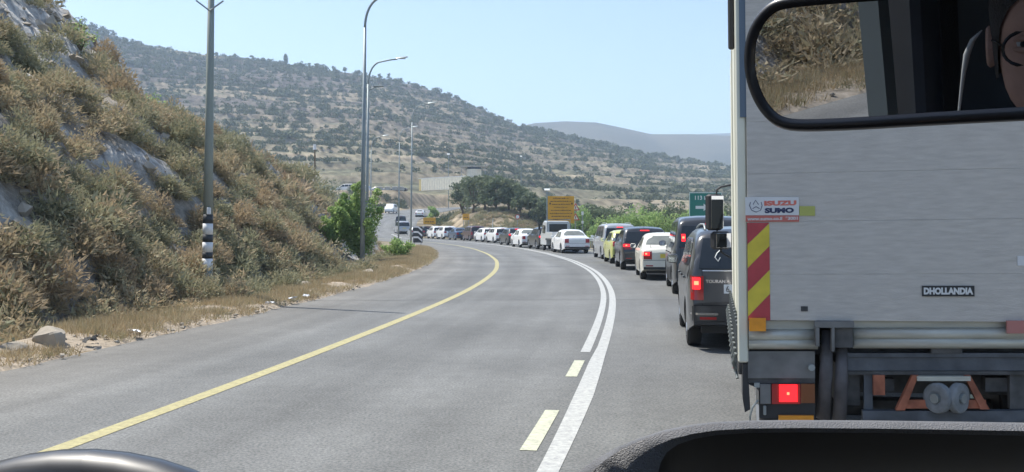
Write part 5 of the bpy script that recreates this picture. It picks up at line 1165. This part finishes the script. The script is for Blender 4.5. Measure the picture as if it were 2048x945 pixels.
mir_e=empty('rear_view_mirror',tl(cen)); mir_e.parent=own
def ml(p): return tuple(tl(p)-tl(cen))
mb=MB(); mb.add([ml(p) for p in G],[tuple(range(len(G)))]); me_o=mb.build('mirror_glass',mat('rear_view_mirror_glass',(.50,.53,.58),.008,1),mir_e)
mb=MB(); R_=[grow(G,-.0005,.0005),grow(G,.0006,.0016),grow(G,.0025,.0030),grow(G,.0050,.0022),grow(G,.0066,-.002),grow(G,.0066,-.010),grow(G,.000,-.026),grow(G,-.02,-.03)]
mb.grid([[ml(p) for p in r] for r in R_],closed=True); mb.add([ml(p) for p in R_[-1]],[tuple(range(len(G)))]); mb.build('frame',M_satin,mir_e,True)
mb=MB(); c2=cen-nrm*.03; mb.tube([ml(c2),ml(c2+Vector((0,.04,.05))),ml(c2+Vector((0,.06,.16)))],.012,8); mb.build('stem',M_plast,mir_e)
# cabin shell (own axes: x across, y ahead)
XL,XR=-.68,.98; ZR=2.02
mb=MB(); mb.box(XL,XR,-2.4,.28,ZR,ZR+.05,.01); mb.build('roof',M_headl,own)
mb=MB(); mb.box(XL-.02,XL+.04,-2.4,.85,.45,1.38,.02); mb.build('door',M_trim,own,label='left door'); mb=MB(); mb.box(XR-.04,XR+.02,-2.4,.85,.45,1.38,.02); mb.build('door',M_trim,own,label='right door')
mb=MB(); mb.box(XL,XR,-2.4,.95,.38,.448); mb.build('floor',M_dashin,own)
mb=MB(); mb.box(XL,XR,-2.46,-2.4,.45,1.45,.01); mb.build('tailgate',M_trim,own)
for s,xx in ((-1,XL),(1,XR)):
    mb=MB(); mb.tube([(xx,.84,1.36),(xx,.28,ZR+.02)],.03,8); mb.build('windscreen_pillar',M_trim,own)
    mb=MB(); mb.box(xx-.02,xx+.02,-2.4,.3,ZR-.055,ZR-.001,.005); mb.build('roof_rail',M_trim,own)
    mb=MB(); mb.box(xx-.03,xx+.03,-2.4,-2.2,1.381,ZR-.056,.01); mb.build('rear_pillar',M_trim,own)
# left centre pillar: found where the mirror shows its edge
def reflect(u,v):
    d=(px(u,v,1)-Vector((0,0,EYE))).normalized(); p=onm(u,v); r=d-2*d.dot(nrm)*nrm; return tl(p),tl(p+r)-tl(p)
def hit(u,v,x):
    p,r=reflect(u,v); t=(x-p.x)/r.x; return p+r*t
pa=hit(1762,120,XL).y; pb=hit(1838,120,XL+.05).y
M_pill=mat('pale_pillar_edge',(.13,.15,.15),.5)
mb=MB(); mb.add([(XL-.02,pa+.012,1.37),(XL+.02,pa+.012,1.37),(XL+.02,pa+.032,ZR-.05),(XL-.02,pa+.032,ZR-.05),(XL-.02,pa-.014,1.37),(XL+.02,pa-.014,1.37),(XL+.02,pa+.006,ZR-.05),(XL-.02,pa+.006,ZR-.05)],[(0,1,2,3),(4,7,6,5),(0,3,7,4),(1,5,6,2),(0,4,5,1),(2,6,7,3)]); mb.build('window_frame',M_pill,own)
mb=MB(); mb.box(XL-.03,XL+.05,min(pa,pb)-.2,pa-.03,1.379,ZR-.055,.012); mb.build('centre_pillar',M_trim,own)
mb=MB(); mb.box(XL-.03,XL+.02,-2.2,min(pa,pb)-.2,1.382,ZR-.056); mb.build('rear_side_panel',M_trim,own)
mb=MB(); bx_=XL+.07; mb.add([(bx_,pb-.02,1.0),(bx_,pb-.07,1.0),(bx_,pb-.075,1.95),(bx_,pb-.03,1.95),(bx_+.003,pb-.02,1.0),(bx_+.003,pb-.07,1.0),(bx_+.003,pb-.075,1.95),(bx_+.003,pb-.03,1.95)],[(0,1,2,3),(4,7,6,5),(0,3,7,4),(1,5,6,2),(0,4,5,1),(2,6,7,3)]); mb.build('seat_belt',M_seat,own)
# seats
def hity(u,v,y):
    p,r=reflect(u,v); t=(y-p.y)/r.y; return p+r*t
def seat(x,y,lab,piped=False):
    s=empty('seat',(x,y,0)); s.parent=own
    mb=MB(); mb.box(-.26,.26,-.05,.5,.72,.92,.05); sharp(mb.build('cushion',M_seat,s),40)
    mb=MB(); P=[]
    for z,w,dy in ((.86,.25,0),(1.1,.27,-.03),(1.35,.26,-.06),(1.5,.2,-.08),(1.54,.1,-.09)): P.append([(-w,-.0+dy,z),(-w*.9,.05+dy,z),(0,.02+dy,z),(w*.9,.05+dy,z),(w,dy,z),(w*.9,-.1+dy,z),(-w*.9,-.1+dy,z)])
    mb.grid(P,closed=True); mb.add(P[-1],[tuple(range(7))]); sharp(mb.build('backrest',M_seat,s),50)
    mb=MB(); P=[]
    for z,w,t in ((1.56,.10,.03),(1.58,.125,.05),(1.66,.14,.06),(1.76,.13,.06),(1.80,.10,.04),(1.81,.05,.02)): P.append([(w*math.cos(a*math.pi/8),-.10+t*math.sin(a*math.pi/8),z) for a in range(16)])
    mb.grid(P,closed=True); mb.add(P[-1],[tuple(range(16))]); hr=sharp(mb.build('headrest',M_seat,s),60)
    if piped:
        pts=[Vector(hity(u,v,y+.005)) for u,v in ((1962,62),(1943,82),(1932,110),(1926,145),(1921,185),(1917,222),(1914,260))]
        mb=MB(); mb.tube([(p.x-x,.005,p.z) for p in pts],[.001,.004,.005,.0035,.0025,.002,.002],6); mb.build('piping',M_pipe,s,True)
    return s
face=hit(2035,110,-.34)
SEATX,SEATY=-.42,-.52
seat(-.40,face.y-.17,'driver',True); seat(.45,-.55,'passenger')
# ------------------------------------------------------------------ the driver, seen in the mirror
M_skin=mat('skin',(.46,.27,.20),.75,var=.08,vscale=40,bump=.1,bscale=300); M_hair=mat('dark_grey_hair',(.035,.03,.028),.8,bump=.5,bscale=200); M_shirt=mat('dark_shirt_cloth',(.02,.022,.028),.9,bump=.2,bscale=150); M_collar=mat('pale_collar_cloth',(.5,.5,.5),.9)
HX,HY_,HZ=face.x-.0,face.y-.09,1.700
person=empty('person',(HX,HY_,0),0,'driver wearing glasses and dark shirt with pale collar, seen in the rear view mirror','person'); person.parent=None
pw=Vector((HX*cC+HY_*sC,-HX*sC+HY_*cC,0)); person.location=pw; person.rotation_euler=(0,0,-CH-math.radians(28))
# body: rings from the hips to the crown, one continuous surface
P=[]; n=36
def ringp(z,rx,ry,cy=0,fn=None):
    row=[]
    for a in range(n):
        t=2*math.pi*a/n; x=rx*math.sin(t); y=ry*math.cos(t)+cy
        if fn: y+=fn(x,z,math.cos(t))
        row.append((x,y,z))
    P.append(row)
hz0=HZ-.115    # chin height
def facefn(x,z,c):
    if c<=0: return 0
    q=0; zz=z-hz0
    q+=.026*math.exp(-(x/.013)**2)*math.exp(-((zz-.065)/.020)**2)+.012*math.exp(-(x/.010)**2)*math.exp(-((zz-.09)/.025)**2)   # nose
    q-=.012*(math.exp(-((x-.033)/.016)**2)+math.exp(-((x+.033)/.016)**2))*math.exp(-((zz-.105)/.013)**2)  # eye sockets
    q+=.006*math.exp(-((zz-.128)/.008)**2)*math.exp(-(x/.05)**4)   # brow
    q+=.006*math.exp(-(x/.022)**2)*(math.exp(-((zz-.038)/.006)**2)+math.exp(-((zz-.026)/.006)**2))-.005*math.exp(-(x/.025)**2)*math.exp(-((zz-.032)/.003)**2)
    q+=.006*math.exp(-(x/.02)**2)*math.exp(-((zz-.006)/.012)**2)
    return q*c
for z,rx,ry,cy in ((.80,.17,.12,-.03),(.95,.175,.125,-.05),(1.1,.16,.12,-.06),(1.25,.185,.125,-.08),(1.36,.205,.12,-.09),(1.43,.20,.10,-.09),(1.475,.14,.085,-.08),(1.505,.075,.07,-.06),(1.53,.058,.062,-.045)): ringp(z+HZ-1.70,rx,ry,cy)
for zz,rx,ry,cy in ((-.028,.055,.062,-.03),(-.012,.056,.070,-.012),(0,.048,.078,-.006),(.010,.054,.085,-.004),(.020,.060,.088,-.003),(.026,.062,.089,-.003),(.032,.064,.090,-.002),(.038,.066,.091,-.001),(.050,.068,.092,0),(.060,.070,.093,0),(.072,.072,.094,0),(.085,.073,.095,0),(.097,.074,.095,0),(.107,.075,.095,0),(.118,.076,.095,0),(.128,.076,.095,0),(.145,.076,.094,0),(.165,.075,.091,-.002),(.185,.070,.084,-.004),(.202,.060,.072,-.006),(.216,.044,.052,-.008),(.224,.024,.028,-.009),(.227,.004,.005,-.009)): ringp(hz0+zz,rx,ry,cy,facefn)
mb=MB(); mb.grid(P,closed=True); mb.add(P[0],[tuple(range(n))])
body=mb.build('body',M_skin,person,True)
sh=MB(); Q2=[[(x*1.06,(y+.06)*1.06-.06,z) for x,y,z in r] for r in P[:7]]; Q2.append([(x*1.0,y,z-.01) for x,y,z in [(p[0]*1.12,(p[1]+.07)*1.12-.07,p[2]) for p in P[7]]]); sh.grid(Q2,closed=True)
# sleeves and arms reach down to the lap
for s in (-1,1):
    arm=[(s*.19,-.09,1.40),(s*.235,-.06,1.33),(s*.25,.02,1.18),(s*.24,.10,1.08),(s*.20,.24,1.04),(s*.16,.33,1.02)]
    sh.tube(arm[:5],[.06,.062,.052,.05,.042],12)
    b2=MB(); b2.tube(arm[4:]+[(s*.15,.37,1.02)],[.036,.028,.03],12)
    b2.add([(s*.15+dx,.36+dy,1.02+dz) for dx in(-.038,.038) for dy in(0,.085) for dz in(-.013,.013)],[(0,1,3,2),(4,6,7,5),(0,4,5,1),(2,3,7,6),(0,2,6,4),(1,5,7,3)])
    for k in range(4):
        fx=s*.15+(k-1.5)*.02; fl=(.068,.078,.072,.056)[k]; b2.tube([(fx,.44,1.02),(fx,.44+fl*.5,1.025),(fx,.44+fl*.85,1.008),(fx,.44+fl,.99)],[.0095,.009,.008,.006],8)
    b2.tube([(s*.15-s*.035,.38,1.02),(s*.15-s*.06,.41,1.015),(s*.15-s*.065,.44,1.005)],[.012,.010,.008],8)
    b2.build('hand',M_skin,person,True)
sh.build('shirt',M_shirt,person,True)
lg=MB()
for s in (-1,1): lg.tube([(s*.10,-.05,.86),(s*.12,.2,.92),(s*.13,.42,.93),(s*.13,.50,.80),(s*.12,.55,.52)],[.085,.08,.065,.055,.045],12)
lg.build('trousers',M_seat,person,True)
mb=MB(); cz=1.50+HZ-1.70; mb.grid([[(.085*math.sin(t),-.055+.085*math.cos(t),cz-.01) for t in np.linspace(0,2*math.pi,25)],[(.075*math.sin(t),-.05+.075*math.cos(t),cz+.035-.02*math.cos(t)) for t in np.linspace(0,2*math.pi,25)],[(.10*math.sin(t),-.06+.10*math.cos(t),cz-.012-.035*max(0,math.cos(t))) for t in np.linspace(0,2*math.pi,25)]]); mb.build('collar',M_collar,person,True)
mb=MB(); P=[]
for zz,rx,ry,cy,op in ((.05,.078,.094,-.012,1.9),(.09,.081,.099,-.008,1.7),(.13,.083,.102,-.006,1.45),(.15,.084,.102,-.005,1.1),(.17,.083,.101,-.005,.6),(.19,.078,.095,-.005,.0),(.21,.066,.082,-.007,0),(.226,.045,.055,-.009,0),(.236,.015,.02,-.009,0)):
    P.append([(rx*math.sin(t),ry*math.cos(t)+cy,hz0+zz+.004*math.sin(t*9)) for t in np.linspace(op*.62,2*math.pi-op*.62,28)])
mb.grid(P); mb.build('hair',M_hair,person,True)
for s in (-1,1):
    mb=MB(); mb.grid([[(s*(.074+.012*f),-.005+r_*math.cos(t)*.6,hz0+.095+r_*math.sin(t)) for t in np.linspace(0,2*math.pi,14)] for f,r_ in ((0,.026),(.9,.030),(1.2,.026),(.6,.014),(.2,.003))]); mb.build('ear',M_skin,person,True)
    mb=MB(); 
    for st in range(1): pass
    P=[]; 
    for i in range(7):
        th=math.pi*i/6; P.append([(s*.033+.0115*math.sin(th)*math.cos(a),.078+.0115*math.sin(th)*math.sin(a),hz0+.105+.0115*math.cos(th)) for a in np.linspace(0,2*math.pi,12,endpoint=False)])
    mb.grid(P,closed=True); ey=mb.build('eye',M_pipe,person,True); mb=MB(); mb.tube([(s*.033,.0885,hz0+.104),(s*.033,.0903,hz0+.104)],[.0062,.0045],12); mb.build('iris',M_seat,ey)
    for dz,rr_ in ((.0045,.0128),(-.0065,.0125)):
        mb=MB(); mb.tube([(s*.033+.014*math.cos(a),.078+.0095*math.sin(a),hz0+.105+dz+.002*math.sin(a)*(1 if dz>0 else -1)) for a in np.linspace(0,math.pi,9)],[.002,.003,.004,.0045,.005,.0045,.004,.003,.002],7); mb.build('eyelid',M_skin,person,True)
M_spec=mat('black_spectacle_frame',(.01,.01,.011),.25)
g=MB()
for s in (-1,1):
    g.tube([(s*.034+.025*math.cos(a),.104-.004*abs(math.cos(a)),hz0+.100+.022*math.sin(a)) for a in np.linspace(0,2*math.pi,21)],.0024,6); g.tube([(s*.059,.10,hz0+.106),(s*.077,.04,hz0+.108),(s*.080,-.01,hz0+.104)],.0015,5)
g.tube([(-.009,.106,hz0+.104),(0,.109,hz0+.107),(.009,.106,hz0+.104)],.0015,5); g.build('glasses',M_spec,person,True)

# ------------------------------------------------------------------ air
def haze():
    me=bpy.data.meshes.new('haze'); mb=MB(); mb.box(-6700,6700,-6700,6700,-8,420); o=mb.build('haze',None)
    m=bpy.data.materials.new('thin_haze'); m.use_nodes=True; nt=m.node_tree; nt.nodes.remove(nt.nodes['Principled BSDF']); v=nt.nodes.new('ShaderNodeVolumePrincipled')
    v.inputs['Color'].default_value=(.62,.79,1,1); v.inputs['Density'].default_value=HAZE; v.inputs['Anisotropy'].default_value=.2
    nt.links.new(v.outputs[0],nt.nodes['Material Output'].inputs['Volume']); o.data.materials.append(m); o['kind']='stuff'; o['label']='thin pale summer haze over the whole valley'
HAZE=.00034
haze()
